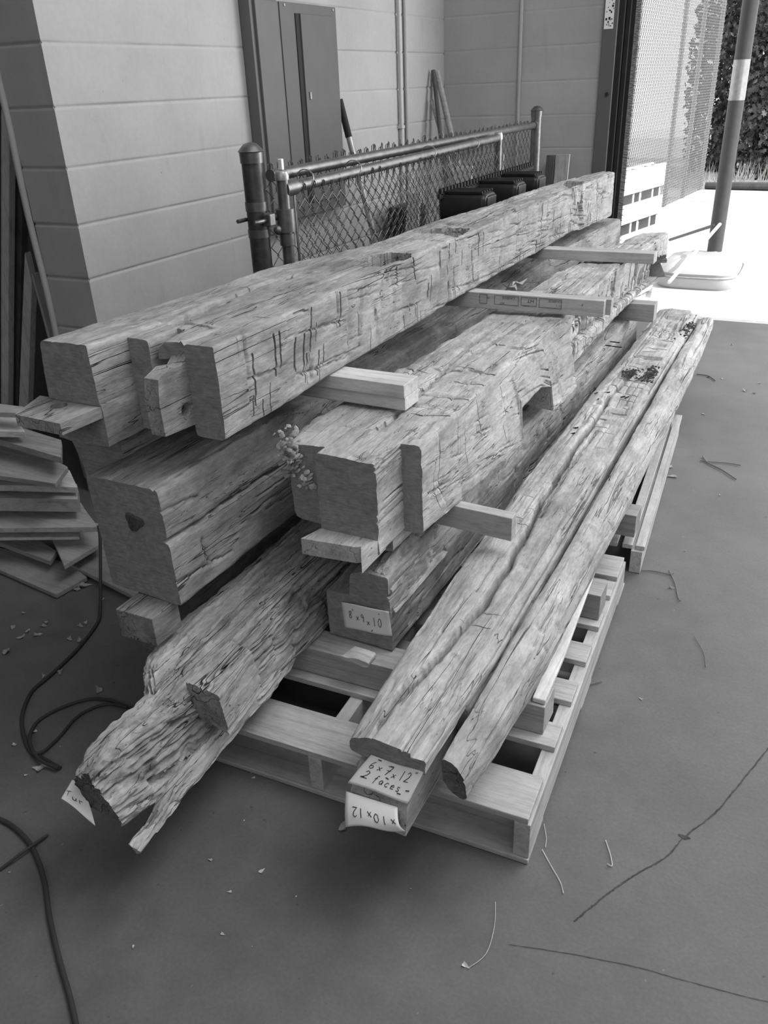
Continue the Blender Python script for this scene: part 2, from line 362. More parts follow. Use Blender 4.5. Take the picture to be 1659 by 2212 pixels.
        for end, ring in ((0, 0), (1, nr-1)):
            if not caps[end]: continue
            ids = np.arange(m_)+ring*m_; base = P[ids]; c = base.mean(0); rings = [n0+ids]; prev = None; kk = 7
            NV = []
            for q in range(1, kk):
                u = q/kk; R = base*(1-u)+c*u; R[:, 1] += .0025*fbm(R, [30, 1, 30], sd+31)*(1 if end else -1); NV.append(R)
            NV = np.concatenate(NV+[c[None, :]]); s.V.append(NV); st0 = s.n; s.n += len(NV)
            prev = n0+ids
            for q in range(kk-1):
                cur = st0+q*m_+np.arange(m_); F2 = np.stack([prev, cur, np.roll(cur, -1), np.roll(prev, -1)], 1)
                if end: F2 = F2[:, ::-1]
                s.F.append(F2); s.M += [1]*len(F2); prev = cur
            cc = np.full(m_, st0+(kk-1)*m_); F3 = np.stack([prev, cc, np.roll(prev, -1)], 1)
            if end: F3 = F3[:, ::-1]
            s.F.append(F3); s.M += [1]*len(F3)
        return s
    def block(s, x0, x1, y0, y1, z0, z1, res=.006, edge=.6, feats=(), caps=(1, 1)):
        return s.loft([(y0, [(x0, z0), (x0, z1), (x1, z1), (x1, z0)]), (y1, [(x0, z0), (x0, z1), (x1, z1), (x1, z0)])], [res*2, res, res, res*3], res, feats, caps, edge)
    def plate(s, outline, hole, t0, t1, axis, y_to=None):
        """flat tenon plate with a peg hole: outline/hole are 2-D loops, extruded along axis (0=x,2=z) from t0 to t1"""
        def P3(a, b, t): return (t, a, b) if axis == 0 else (a, b, t)
        lps = [outline]+([hole] if hole else []); flat = [p for l in lps for p in l]; n = len(flat)
        tri = geometry.tessellate_polygon([[Vector((a, b, 0)) for a, b in l] for l in lps])
        V = np.array([P3(a, b, t0) for a, b in flat]+[P3(a, b, t1) for a, b in flat]); F = [tuple(t) for t in tri]+[tuple(k+n for k in reversed(t)) for t in tri]
        k0 = 0
        for l in lps:
            for i in range(len(l)): F.append((k0+i, k0+(i+1) % len(l), k0+(i+1) % len(l)+n, k0+i+n))
            k0 += len(l)
        bm = bmesh.new(); bv = [bm.verts.new(v) for v in V]
        for f in F: bm.faces.new([bv[i] for i in f])
        bmesh.ops.recalc_face_normals(bm, faces=bm.faces); bm.verts.index_update(); F = [[v.index for v in f.verts] for f in bm.faces]; bm.free()
        s.V.append(V); s.F.append([[i+s.n for i in f] for f in F]); s.M += [0]*len(F); s.n += len(V); return s
    def build(s, name, label, cat, mats, group=None, parent=None):
        V = np.concatenate(s.V); c = V.mean(0); loc = (float(c[0]), float(V[:, 1].min()), float(V[:, 2].min()))
        F = []
        for f in s.F: F += (f.tolist() if isinstance(f, np.ndarray) else f)
        o = raw(name, V, F, mats, parent, loc, True, s.M); o.data.set_sharp_from_angle(angle=math.radians(50))
        return tag(o, label, cat, group)
# surface features -------------------------------------------------
def pocket(face_id, poly, depth, kind='top', ragged=.004):
    def f(face, x, y, z, b, L):
        q = x if kind == 'top' else z
        jx = ragged*vn(np.stack([x*60, y*60, z*60], 1), 77)
        return np.where((face == face_id) & inpoly(q+jx, y+jx, poly), depth*(1+.15*vn(np.stack([x*30, y*30, z*30], 1), 5)), 0.)
    return f
def crack(face_id, line, w, depth, kind='top'):
    line = [tuple(p) for p in line]
    def f(face, x, y, z, b, L):
        q = x if kind == 'top' else z; o = np.zeros(len(x)); k = np.where(face == face_id)[0]
        if len(k) == 0: return o
        wob = .004*vn(np.stack([x[k]*0, y[k]*14, z[k]*0], 1), 31)+.0018*vn(np.stack([x[k]*0, y[k]*60, z[k]*0], 1), 33)
        d = seg_d(None, line, q[k]+wob, y[k]); ww = np.maximum(w*(1+.5*vn(np.stack([x[k]*0, y[k]*9, z[k]*0], 1), 37)), .0027)
        o[k] = depth*np.where(d < ww, 1., .18*np.exp(-((d-ww)/.006)**2)); return o
    return f
def scores(face_id, y0, y1, n, seed, depth=.006, frac=(.1, .5), ramp=.035, slant=0.):
    """axe cuts across the grain: steep lip on one side, long scoop on the other"""
    R = random.Random(seed); cuts = [(y0+(y1-y0)*R.random(), R.random(), R.uniform(*frac), depth*R.uniform(.4, 1.3), ramp*R.uniform(.5, 1.6), R.uniform(-.15, .15)+slant, R.random() < .7) for _ in range(n)]
    def f(face, x, y, z, b, L):
        o = np.zeros(len(x)); k = np.where(face == face_id)[0]; yy = y[k]; bb = b[k]/L[k]; LL = L[k]; acc = np.zeros(len(k))
        for cy, cb, fr, dp, rp, sl, fw in cuts:
            sel = np.where(np.abs(yy-cy) < .12)[0]
            if len(sel) == 0: continue
            t = yy[sel]-cy-sl*(bb[sel]-cb)*LL[sel]; s_ = (bb[sel]-cb)/fr*2
            if not fw: t = -t
            wgt = np.clip(1.15-np.abs(s_)**4, 0, 1)
            acc[sel] = np.maximum(acc[sel], dp*wgt*np.where((t >= 0) & (t < rp), (1-t/rp), 0))
        o[k] = acc; return o
    return f
def checks(face_id, y0, y1, n, seed, w=.0022, depth=.009, ln=(.08, .5), drift=.0):
    R = random.Random(seed); L_ = [(R.uniform(y0, y1), R.random(), R.uniform(*ln), R.uniform(.6, 1.4), R.uniform(-.04, .04)+drift) for _ in range(n)]
    def f(face, x, y, z, b, L):
        o = np.zeros(len(x)); k = np.where(face == face_id)[0]; yy = y[k]; bb = b[k]; acc = np.zeros(len(k))
        wob = .003*vn(np.stack([yy*11, yy*0, yy*0], 1), seed)
        for cy, cb, l, s_, dr in L_:
            sel = np.where(np.abs(yy-cy) < l/2)[0]
            if len(sel) == 0: continue
            t = (yy[sel]-cy)/(l/2); d = bb[sel]-cb*L[k][sel]-dr*(yy[sel]-cy)+wob[sel]
            ww = np.maximum(w*s_*(1-t*t)**.5, .0019)*np.maximum(1, cy/2.4)
            acc[sel] = np.maximum(acc[sel], depth*s_*np.exp(-(d/ww)**4)*(1-t**4))
        o[k] = acc; return o
    return f
def slitset(face_id, y0, y1, n, seed, depth=.012, w=.0028, fr=(.12, .45), topbias=0.):
    R = random.Random(seed); out = []
    while len(out) < n:
        cy = R.uniform(y0, y1); grp = R.choice((1, 1, 1, 2)); b0 = R.random()*(1-fr[0])
        for g in range(grp):
            l = R.uniform(*fr); a = min(max(b0+R.uniform(-.15, .15), 0.), 1-l*.6); out.append((face_id, cy+g*R.uniform(.02, .07), a, min(1, a+l), depth*R.uniform(.5, 1.3), w*R.uniform(.5, 1.4)))
    return out
def pslit(face_id, P0, P1, span, depth=.016, w=.004):
    return (face_id, (P0+P1)/2, span[0], span[1], depth, w)
def shift(face_id, y0, y1, fn):
    def f(face, x, y, z, b, L): return np.where((face == face_id) & (y >= y0) & (y <= y1), fn(x, y, z, b, L), 0.)
    return f
def px_top(l, z): return [tuple(onz(x, y, z)[:2]) for x, y in l]
def px_side(l, X): return [(onx(x, y, X)[2], onx(x, y, X)[1]) for x, y in l]
BW = [m['hewn'], m['sawn_end']]
# -- beam A: the top timber, near end cut with tenon, half lap and shoulders
A = Timber(11, rnd=.010)
tz = 1.108
topA = [pocket(1, px_top([(768, 574), (800, 552), (845, 545), (889, 547), (884, 557), (845, 565), (822, 575)], tz), .13),
        pocket(1, px_top([(898, 503), (940, 494), (1012, 492), (1008, 498), (985, 510), (955, 505)], tz), .12),
        crack(1, px_top([(340, 730), (400, 690), (470, 655), (530, 632), (600, 606), (660, 590)], tz), .0065, .06),
        crack(1, px_top([(385, 705), (430, 680), (500, 650)], tz), .003, .012),
        scores(1, 1.3, 5.2, 42, 3, .005, (.1, .5), .05), checks(1, 1.3, 5.3, 46, 5, .002, .007),
        scores(2, 1.4, 5.3, 62, 9, .0065, (.25, .8), .03, .05), checks(2, 1.4, 5.3, 60, 13, .0022, .008, (.06, .35), .09),
        pocket(1, px_top([(1212, 402), (1222, 394), (1262, 394), (1256, 402), (1238, 408)], 1.09), .08),
        pocket(2, px_side([(1236, 400), (1256, 396), (1262, 500), (1243, 505)], -1.17), .02, 'side', .01)]
Lx = [(1.47, -1.53), (2.1, -1.525), (2.4, -1.45), (2.7, -1.395), (3.3, -1.39), (3.7, -1.34), (4.4, -1.33), (5.0, -1.30), (5.4, -1.26)]
Rx = [(1.39, -1.138), (1.8, -1.152), (2.5, -1.158), (3.5, -1.162), (4.5, -1.170), (5.4, -1.172)]
Rt = [(1.39, -1.137), (1.8, -1.137), (2.5, -1.165), (3.5, -1.150), (4.5, -1.165), (5.4, -1.172)]
def ip(t, y): return float(np.interp(y, [a[0] for a in t], [a[1] for a in t]))
zt = [(1.4, 1.108), (3.5, 1.105), (4.4, 1.10), (5.4, 1.082)]; zb = [(1.4, .882), (3.6, .882), (4.5, .872), (4.7, .85), (5.4, .828)]
stA = [(y, [(ip(Lx, y), ip(zb, y)), (ip(Lx, y), ip(zt, y)+.004), (ip(Rt, y), ip(zt, y)), (ip(Rx, y), ip(zb, y))]) for y in (1.47, 1.8, 2.1, 2.4, 2.7, 3.3, 3.7, 4.1, 4.5, 4.7, 5.0, 5.4)]
slA = slitset(2, 1.45, 5.3, 80, 201, .014, .0034, (.08, .4))+slitset(1, 1.5, 5.3, 26, 202, .006, .0025, (.05, .2))
for (x, y, b0, b1) in ((548, 810, .25, .82), (585, 700, .15, .62), (600, 740, .15, .55), (635, 760, .3, .7), (652, 745, .3, .8), (660, 670, .05, .55), (727, 640, .02, .45), (660, 760, .55, .9), (690, 790, .6, .9), (860, 580, .05, .3), (900, 560, .02, .35)):
    slA.append((2, float(onx(x, y, -1.15)[1]), b0, b1, .026, .0062))
A.loft(stA, [.02, .0045, .0045, .03], .005, topA, slits=slA)
A.block(-1.225, -1.138, 1.385, 1.49, .882, 1.108, .005, 1.2)                    # right shoulder
A.loft([(1.247, [(-1.53, .985), (-1.515, 1.122), (-1.372, 1.126), (-1.37, .985)]), (1.49, [(-1.53, .985), (-1.53, 1.114), (-1.372, 1.116), (-1.37, .985)])], [.01, .006, .006, .02], .006, [], (1, 0), .8)
A.block(-1.53, -1.37, 1.25, 1.49, .884, .99, .006, .5, caps=(1, 0))
A.block(-1.375, -1.31, 1.368, 1.49, .888, 1.11, .006, .5)                       # step beside the block
hx = -1.225
hc = onx(404, 886, -1.22); ang = [2*math.pi*k/18 for k in range(18)]
A.plate([(1.49, .905), (1.28, .922), (1.278, 1.0), (1.287, 1.052), (1.33, 1.066), (1.365, 1.06), (1.385, 1.075), (1.39, 1.095), (1.49, 1.095)],
        [(hc[1]+.017*math.cos(a), hc[2]+.017*math.sin(a)) for a in ang], -1.262, -1.222, 0)
lh = onz(128, 880, .98)
A.plate([(-1.568, 1.255), (-1.52, 1.14), (-1.378, 1.136), (-1.370, 1.26)], [(lh[0]+.019*math.cos(a), lh[1]+.019*math.sin(a)) for a in ang], .957, .984, 2)
A.loft([(1.385, [(-1.305, 1.06), (-1.295, 1.105), (-1.215, 1.112), (-1.225, 1.075)]), (1.49, [(-1.31, 1.03), (-1.31, 1.11), (-1.21, 1.11), (-1.22, 1.03)])], [.008, .006, .006, .01], .006, [], (1, 0), 2.)
Ao = A.build('hewn_timber', 'large hewn timber topmost on the pile, near end cut with pegged lap and thin tenon', 'timber', BW)

# -- beam B: dark two-storey timber under the left of A
B = Timber(23, rnd=.010)
fB = [crack(2, px_side([(335, 1115), (380, 1095), (420, 1080)], -1.24), .002, .007, 'side'),
      crack(2, px_side([(348, 1180), (430, 1130), (520, 1065), (640, 985), (760, 915)], -1.24), .004, .02, 'side'),
      crack(2, px_side([(360, 1270), (420, 1235), (500, 1190)], -1.24), .002, .008, 'side'), crack(2, px_side([(437, 1165), (452, 1205)], -1.24), .003, .012, 'side'),
      checks(2, 1.3, 5.4, 22, 25), scores(2, 1.3, 5.4, 20, 27, .004, (.2, .5)), scores(1, 1.3, 5.4, 20, 28), checks(1, 1.3, 5.4, 16, 29)]
stB = [(y, [(-1.455, .495), (-1.462+.0, .80), (-1.245, .800), (-1.232, .485)]) for y in (1.245, 1.75)]
stB += [(2.1, [(-1.47, .495), (-1.47, .77), (-1.285, .735), (-1.25, .49)]), (3.8, [(-1.48, .495), (-1.48, .77), (-1.27, .735), (-1.23, .49)]), (4.3, [(-1.46, .50), (-1.46, .80), (-1.20, .79), (-1.19, .51)]), (5.55, [(-1.42, .50), (-1.42, .80), (-1.14, .79), (-1.13, .51)])]
B.loft(stB, [.02, .006, .005, .03], .006, fB, slits=slitset(2, 1.5, 5.4, 10, 231, .01, .003, (.1, .25)))
B.loft([(1.36, [(-1.545, .585), (-1.585, .72), (-1.625, .84), (-1.45, .84), (-1.45, .56)]), (3.2, [(-1.56, .56), (-1.60, .70), (-1.64, .82), (-1.45, .82), (-1.45, .55)])], [.008, .008, .01, .02, .03], .01, [], (1, 1), 1.6)
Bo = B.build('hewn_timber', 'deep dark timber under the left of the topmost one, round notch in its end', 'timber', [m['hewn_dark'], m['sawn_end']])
kn = MB(); kc = ony(290, 1128, 1.243)
n_ = 16; prof = []
for k in range(n_):
    a = 2*math.pi*k/n_; r_ = .023*(1+.25*math.sin(3*a+1)); prof.append((kc[0]+r_*1.1*math.cos(a), 1.2435, kc[2]+r_*math.sin(a)))
kn.add(prof+[(p_[0]*.9+kc[0]*.1, 1.239, p_[2]*.9+kc[2]*.1) for p_ in prof], [tuple(range(n_))[::-1], tuple(range(n_, 2*n_))]+[(i, (i+1) % n_, n_+(i+1) % n_, n_+i) for i in range(n_)])
kn.build('knot_hole', m['decayed'], Bo, tuple(Bo.location)).location = (0, 0, 0)

# -- beam C: second layer, right: block, pegged lap, right shoulder, decayed left corner
Ct = Timber(37, rnd=.010, low=1.1)
zc = .80
tC = [(1.70, -.786), (2.0, -.796), (2.47, -.805), (3.04, -.792), (3.12, -.790), (3.9, -.790), (4.4, -.775), (5.03, -.762)]
bC = [(1.70, -.786, .55), (2.0, -.765, .54), (2.4, -.748, .53), (2.42, -.747, .53), (2.425, -.76, .645), (2.62, -.755, .655), (2.74, -.75, .62), (2.745, -.742, .527), (3.1, -.728, .523), (3.125, -.800, .56), (3.9, -.80, .56), (4.6, -.79, .56), (5.03, -.745, .55)]
lC = [(1.62, -1.16), (1.85, -1.165), (2.2, -1.14), (2.4, -1.12), (3.0, -1.10), (3.5, -1.07), (4.0, -1.03), (5.03, -.93)]
def bc(y, k): return float(np.interp(y, [a[0] for a in bC], [a[k] for a in bC]))
zC = [(1.6, .80), (3.0, .812), (4.0, .825), (5.03, .80)]
stC = [(y, [(ip(lC, y), .56), (ip(lC, y), ip(zC, y)-.01), (ip(tC, y), ip(zC, y)), (bc(y, 1), bc(y, 2))]) for y in (1.70, 1.85, 2.0, 2.2, 2.4, 2.42, 2.425, 2.62, 2.74, 2.745, 3.04, 3.122, 3.13, 3.5, 3.9, 4.2, 4.6, 5.03)]
sideC = -.775
fC = [scores(1, 1.7, 4.9, 46, 41, .007, (.15, .5), .05), checks(1, 1.6, 4.9, 34, 43, .0025, .008),
      crack(1, px_top([(760, 965), (830, 915), (905, 850), (960, 800), (1010, 752), (1080, 700)], zc), .005, .035),
      crack(1, px_top([(860, 870), (985, 790), (1060, 745), (1150, 690)], zc), .004, .025),
      crack(1, px_top([(718, 916), (750, 918), (775, 917)], zc), .004, .012), crack(1, px_top([(830, 935), (870, 944), (903, 945), (930, 913)], zc), .004, .016),
      crack(1, px_top([(905, 895), (970, 896), (982, 884)], zc), .003, .010), crack(1, px_top([(905, 850), (1000, 858), (1024, 858)], zc), .004, .012),
      crack(1, px_top([(1022, 800), (1055, 803), (1068, 790)], zc), .006, .020),
      scores(2, 1.8, 3.05, 16, 44, .005, (.3, .8), .03), checks(2, 1.75, 3.1, 34, 45, .002, .008, (.08, .3), .14),
      scores(2, 3.1, 4.9, 60, 46, .016, (.3, .9), .05), checks(2, 3.1, 5.0, 16, 47, .003, .012, (.1, .4)),
      crack(2, px_side([(1236, 748), (1300, 692), (1360, 640), (1413, 592)], -.79), .012, .04, 'side'),
      crack(2, px_side([(1000, 880), (1110, 780), (1190, 715), (1225, 690)], sideC), .006, .006, 'side'),
      pocket(2, px_side([(1411, 562), (1437, 550), (1437, 640), (1411, 650)], -.76), .09, 'side', .003),
      shift(1, 1.6, 5.1, lambda x, y, z, b, L: .018*np.clip(1-b/.03, 0, 1)*(1+vn(np.stack([x*0, y*20, z*0], 1), 9)))]
slC = []
for (xa, ya, xb, yb) in ((716, 916, 771, 920), (821, 930, 905, 944), (905, 892, 971, 897), (905, 850, 1021, 859), (981, 823, 1059, 825), (1019, 802, 1087, 804), (863, 796, 910, 796), (1055, 743, 1093, 744), (940, 935, 985, 940)):
    Pa, Pb = onz(xa, ya, .805), onz(xb, yb, .805); yy_ = (Pa[1]+Pb[1])/2; l_, r_ = ip(lC, yy_), ip(tC, yy_)
    slC.append((1, float(yy_), max(0, (Pa[0]-l_)/(r_-l_)), min(1, (Pb[0]-l_)/(r_-l_)), .028, .0068))
Ct.loft(stC, [.02, .0045, .0045, .02], .005, fC, edge=1.2, slits=slitset(2, 3.12, 5.0, 46, 211, .02, .004, (.3, .9))+slitset(2, 1.75, 3.1, 10, 212, .008, .002, (.2, .6))+slitset(1, 1.75, 5.0, 22, 213, .010, .0032, (.08, .3))+slC)
Ct.block(-1.01, -.842, 1.558, 1.75, .55, .802, .005, .8, [checks(2, 1.56, 1.74, 5, 3), scores(1, 1.56, 1.74, 3, 8)])     # block
Ct.block(-.97, -.846, 1.64, 1.75, .515, .56, .006, .5)
Ct.loft([(1.62, [(-1.13, .57), (-1.14, .785), (-1.0, .795), (-1.0, .56)]), (1.75, [(-1.165, .56), (-1.165, .79), (-1.0, .80), (-1.0, .56)])], [.007, .006, .01, .02], .006, [], (1, 0), 2.5)
ll = onz(742, 1138, .585)
pz = .592
q = [onz(650, 1163, pz), onz(767, 1182, pz), onz(787, 1173, pz)]
Ct.plate([(q[0][0], q[0][1]), (-1.0, 1.60), (-.846, 1.60), (-.846, 1.47), (q[1][0]+.012, q[1][1]+.008), (q[1][0], q[1][1])], None, .546, pz, 2)
Co = Ct.build('hewn_timber', 'pale hewn second layer timber with a square block and projecting lap at its near end', 'timber', [m['hewn_pale'], m['sawn_end']])

# -- beam D: 8x9x10
Dm = Timber(53, rnd=.006)
fD = [scores(2, 1.6, 4, 20, 55, .01, (.3, .8)), checks(2, 1.6, 4, 26, 56), checks(1, 1.6, 4, 12, 57),
      shift(2, 1.55, 5, lambda x, y, z, b, L: .02*np.clip(1-b/.06, 0, 1)+.006*fbm(np.stack([x, y, z], 1), [40, 12, 40], 4))]
def dsec(k): return [(-1.033-k*.0, .232), (-1.035, .385), (-.962, .388), (-.955, .455), (-.905+k*0, .472), (-.838, .465), (-.832, .36), (-.83, .232)]
stD = [(1.588, dsec(0)), (2.2, dsec(0)), (4.6, [(x+.03, z) for x, z in dsec(0)])]
Dm.loft(stD, [.01, .008, .008, .006, .005, .005, .005, .03], .006, [scores(5, 1.6, 4, 30, 55, .01, (.3, .9)), checks(5, 1.6, 4, 20, 56), scores(6, 1.6, 4, 20, 58, .01, (.3, .9)), checks(6, 1.6, 4.4, 20, 59), crack(6, px_side([(1100, 1010), (1000, 1090), (960, 1140)], -.83), .004, .02, 'side')], edge=1.)
Do = Dm.build('hewn_timber', 'short bottom timber between the rotten one and the split one, white note on its end', 'timber', BW)
# bark-torn ridge on its upper right edge
Rg = Timber(59, rnd=.02, rot=.9, rough=2)
Rg.loft([(1.60, [(-.905, .42), (-.895, .478), (-.86, .482), (-.835, .45), (-.83, .34)]), (1.72, [(-.905, .42), (-.90, .50), (-.86, .515), (-.835, .47), (-.825, .34)]), (1.95, [(-.90, .42), (-.88, .475), (-.86, .478), (-.84, .455), (-.828, .34)])], [.006]*5, .005, [scores(2, 1.6, 1.95, 10, 4, .008)])
rg = Rg.build('torn_bark_edge', None, None, [m['rotten'], m['rotten']])
mw = rg.matrix_world.copy(); rg.parent = Do; rg.location = tuple(np.array(rg.location)-np.array(Do.location)); rg['label'] = 'splintered pale upper edge'

# -- beam E: long decayed timber running out at lower left
Et = Timber(67, rnd=.022, rot=1.0, rough=2.2, low=1.6); Et.fade = 1.0
def es(y, xl, zl, xr, zr, xb, zbm, xm=None): return (y, [(xl+.02, zbm+.02), (xl, zl-.03), (xl+.04, zl), (xr-.03, zr+.008), (xr, zr-.01), (xb, zbm)])
stE = [es(.82, -1.225, .345, -1.145, .355, -1.085, .225), es(.90, -1.24, .365, -1.125, .375, -1.06, .222), es(1.05, -1.225, .385, -1.085, .385, -1.05, .232), es(1.14, -1.30, .39, -1.07, .39, -1.046, .231),
       es(1.3, -1.32, .395, -1.068, .395, -1.045, .231), es(1.6, -1.32, .40, -1.085, .40, -1.047, .231), es(2.4, -1.34, .40, -1.10, .40, -1.06, .231), es(4.4, -1.36, .40, -1.12, .40, -1.09, .231)]
def zd(y0, y1, k): return shift(4, y0, y1, lambda x, y, z, b, L: k*np.maximum(0, fbm(np.stack([x, y, z], 1), [30, 7, 30], 88)))
fE = [checks(1, .84, 3, 26, 71, .003, .016, (.1, .5)), checks(2, .84, 3, 40, 72, .003, .014, (.1, .5)), checks(3, .84, 3, 10, 75, .003, .014, (.1, .5)), checks(4, .84, 3, 40, 73, .003, .016, (.1, .6), .02), zd(.8, 1.15, .02),
      scores(4, .9, 2.2, 14, 74, .012, (.2, .6)), crack(4, px_side([(350, 1700), (420, 1645), (480, 1590)], -1.06), .006, .03, 'side'),
      shift(4, 1.35, 5, lambda x, y, z, b, L: -.0)]
Et.loft(stE, [.012, .006, .0045, .005, .0045, .02], .0048, fE)
Eo = Et.build('decayed_timber', 'weathered and rotten timber reaching out furthest at lower left of the pile', 'timber', [m['rotten'], m['decayed']])
E2_ = Timber(68, rnd=.015, rot=.7, rough=2)
p0, p1 = onz(330, 1795, .25), onz(290, 1832, .22)
E2_.loft([(.785, [(-1.045, .215), (-1.05, .238), (-1.015, .240), (-1.008, .215)]), (.95, [(-1.07, .21), (-1.075, .262), (-1.035, .262), (-1.028, .212)]), (1.3, [(-1.08, .225), (-1.085, .27), (-1.036, .27), (-1.032, .225)]), (1.75, [(-1.14, .25), (-1.14, .28), (-1.09, .28), (-1.09, .25)])], [.006]*4, .005, [checks(2, .8, 1.5, 8, 3), checks(1, .8, 1.5, 5, 4)])
s2 = E2_.build('split_slab', None, None, [m['hewn_pale'], m['rotten']]); s2.parent = Eo; s2.location = tuple(np.array(s2.location)-np.array(Eo.location)); s2['label'] = 'long pale split slab along the lower edge'
tk = Timber(69, rnd=.006, rough=1.5)
tk.loft([(1.085, [(-1.10, .32), (-1.105, .418), (-1.012, .405), (-.995, .29)]), (1.245, [(-1.10, .33), (-1.10, .425), (-1.03, .412), (-1.015, .30)])], [.005]*4, .005, [checks(1, 1.1, 1.22, 5, 3), checks(2, 1.1, 1.22, 4, 4)])
t2 = tk.build('tenon_stub', None, None, [m['hewn'], m['hewn_dark']]); t2.parent = Eo; t2.location = tuple(np.array(t2.location)-np.array(Eo.location)); t2['label'] = 'square stub of a broken tenon on the side'
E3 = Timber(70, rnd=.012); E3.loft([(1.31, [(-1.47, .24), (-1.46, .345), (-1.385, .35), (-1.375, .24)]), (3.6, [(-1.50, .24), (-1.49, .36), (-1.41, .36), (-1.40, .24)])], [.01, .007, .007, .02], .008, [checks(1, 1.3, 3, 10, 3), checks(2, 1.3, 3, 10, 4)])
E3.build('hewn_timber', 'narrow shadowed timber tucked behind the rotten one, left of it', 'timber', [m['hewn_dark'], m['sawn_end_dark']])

# -- beam F: long split timber, lapped end carrying the notes
Fm = Timber(83, rnd=.009, low=1.4)
lF = [(1.09, -.682), (1.2, -.70), (1.8, -.727), (2.3, -.74), (3.5, -.745), (4.88, -.738)]
rF = [(1.09, -.512), (1.5, -.503), (2.2, -.508), (3.0, -.516), (4.0, -.52), (4.86, -.525)]
zF = [(1.09, .41), (4.88, .41)]
stF = [(y, [(ip(lF, y), .362 if y < 1.31 else .25), (ip(lF, y), .395), (ip(lF, y)+.05, .413), (ip(rF, y)-.03, .410), (ip(rF, y), .395 if y > 1.2 else .402), (ip(rF, y)-.002, .362 if y < 1.31 else .25)]) for y in (1.098, 1.3, 1.313, 1.5, 1.8, 2.3, 3.0, 3.5, 4.0, 4.6, 4.86)]
ck1 = px_top([(794, 1591), (845, 1519), (912, 1452), (988, 1368), (1046, 1305), (1095, 1229), (1130, 1165), (1165, 1091), (1191, 1055), (1213, 1015), (1246, 959), (1282, 913), (1317, 853), (1355, 817)], .41)
fF = [crack(2, ck1, .0052, .07), crack(2, px_top([(845, 1519), (880, 1470), (912, 1440)], .41), .004, .015), crack(2, px_top([(1165, 1120), (1230, 1010), (1290, 930)], .41), .004, .02),
      checks(2, 1.1, 4.8, 34, 84, .0022, .009), scores(2, 1.1, 2.8, 12, 85, .004, (.2, .5), .05), scores(2, 2.9, 4.86, 30, 86, .016, (.5, 1.2), .07), checks(4, 1.1, 4.8, 20, 87), checks(1, 1.1, 4.8, 14, 88),
      pocket(2, px_top([(1340, 805), (1360, 800), (1372, 806), (1352, 822)], .41), .03), shift(3, 1, 5, lambda x, y, z, b, L: .010+.012*fbm(np.stack([x, y, z], 1), [5, 5, 5], 8))]
Fm.loft(stF, [.01, .006, .0045, .005, .005, .03], .005, fF, slits=slitset(2, 1.2, 2.9, 10, 221, .006, .002, (.1, .4))+slitset(2, 2.9, 4.8, 34, 222, .016, .004, (.3, .9)))
# sloping lower tongue
yt = 1.045
Fm.plate([(1.045, .232), (1.055, .298), (1.118, .356), (1.32, .366), (1.32, .232)], None, -.665, -.535, 0)
Fo = Fm.build('hewn_timber', 'long timber right of centre with a wide check along it, end carrying two white notes', 'timber', [m['hewn_pale'], m['sawn_end']])
# -- beam H
Hm = Timber(97, rnd=.008, low=1.5)
def hs(y, dx=0, dz=0, s=1): return (y, [(-.498+dx, .24), (-.497+dx, .385+dz), (-.470+dx, .392+dz), (-.425+dx*.6, .355+dz*.7), (-.408, .30), (-.43, .235)])
E_ = [ony(935, 1711, 1.165), ony(934, 1657, 1.165), ony(963, 1673, 1.165), ony(986, 1707, 1.165), ony(992, 1749, 1.165), ony(966, 1742, 1.165)]
stH = [(1.165, [(-.500, .285), (-.505, .352), (-.474, .342), (-.452, .305), (-.447, .255), (-.470, .255)]), (1.3, [(-.497, .24), (-.492, .385), (-.462, .382), (-.432, .35), (-.425, .295), (-.447, .232)]), hs(1.6, .004), hs(2.2, 0), hs(3.0, -.004), hs(3.4, -.006, -.01), (4.0, [(-.51, .24), (-.512, .37), (-.47, .378), (-.425, .36), (-.42, .29), (-.45, .235)]),
       (4.6, [(-.51, .26), (-.512, .37), (-.48, .38), (-.44, .37), (-.43, .30), (-.46, .24)]), (4.88, [(-.51, .26), (-.512, .36), (-.48, .375), (-.445, .37), (-.44, .32), (-.47, .27)])]
fH = [checks(2, 1.2, 4.8, 14, 98), checks(3, 1.2, 4.8, 16, 99), scores(3, 1.2, 4.8, 22, 100, .004, (.3, .8)), checks(4, 1.2, 4.8, 12, 101), scores(2, 1.2, 4.8, 12, 103, .004, (.3, .8)), crack(3, px_side([(1168, 1300), (1195, 1240), (1210, 1215)], -.44), .003, .01, 'side')]
Hm.loft(stH, [.01, .006, .0045, .005, .0055, .02], .0052, fH, slits=slitset(3, 1.3, 4.8, 12, 241, .006, .0022, (.1, .3)))
Ho = Hm.build('hewn_timber', 'rightmost long timber with rounded edges and a dark rotten near tip', 'timber', [m['hewn_pale'], m['decayed']])

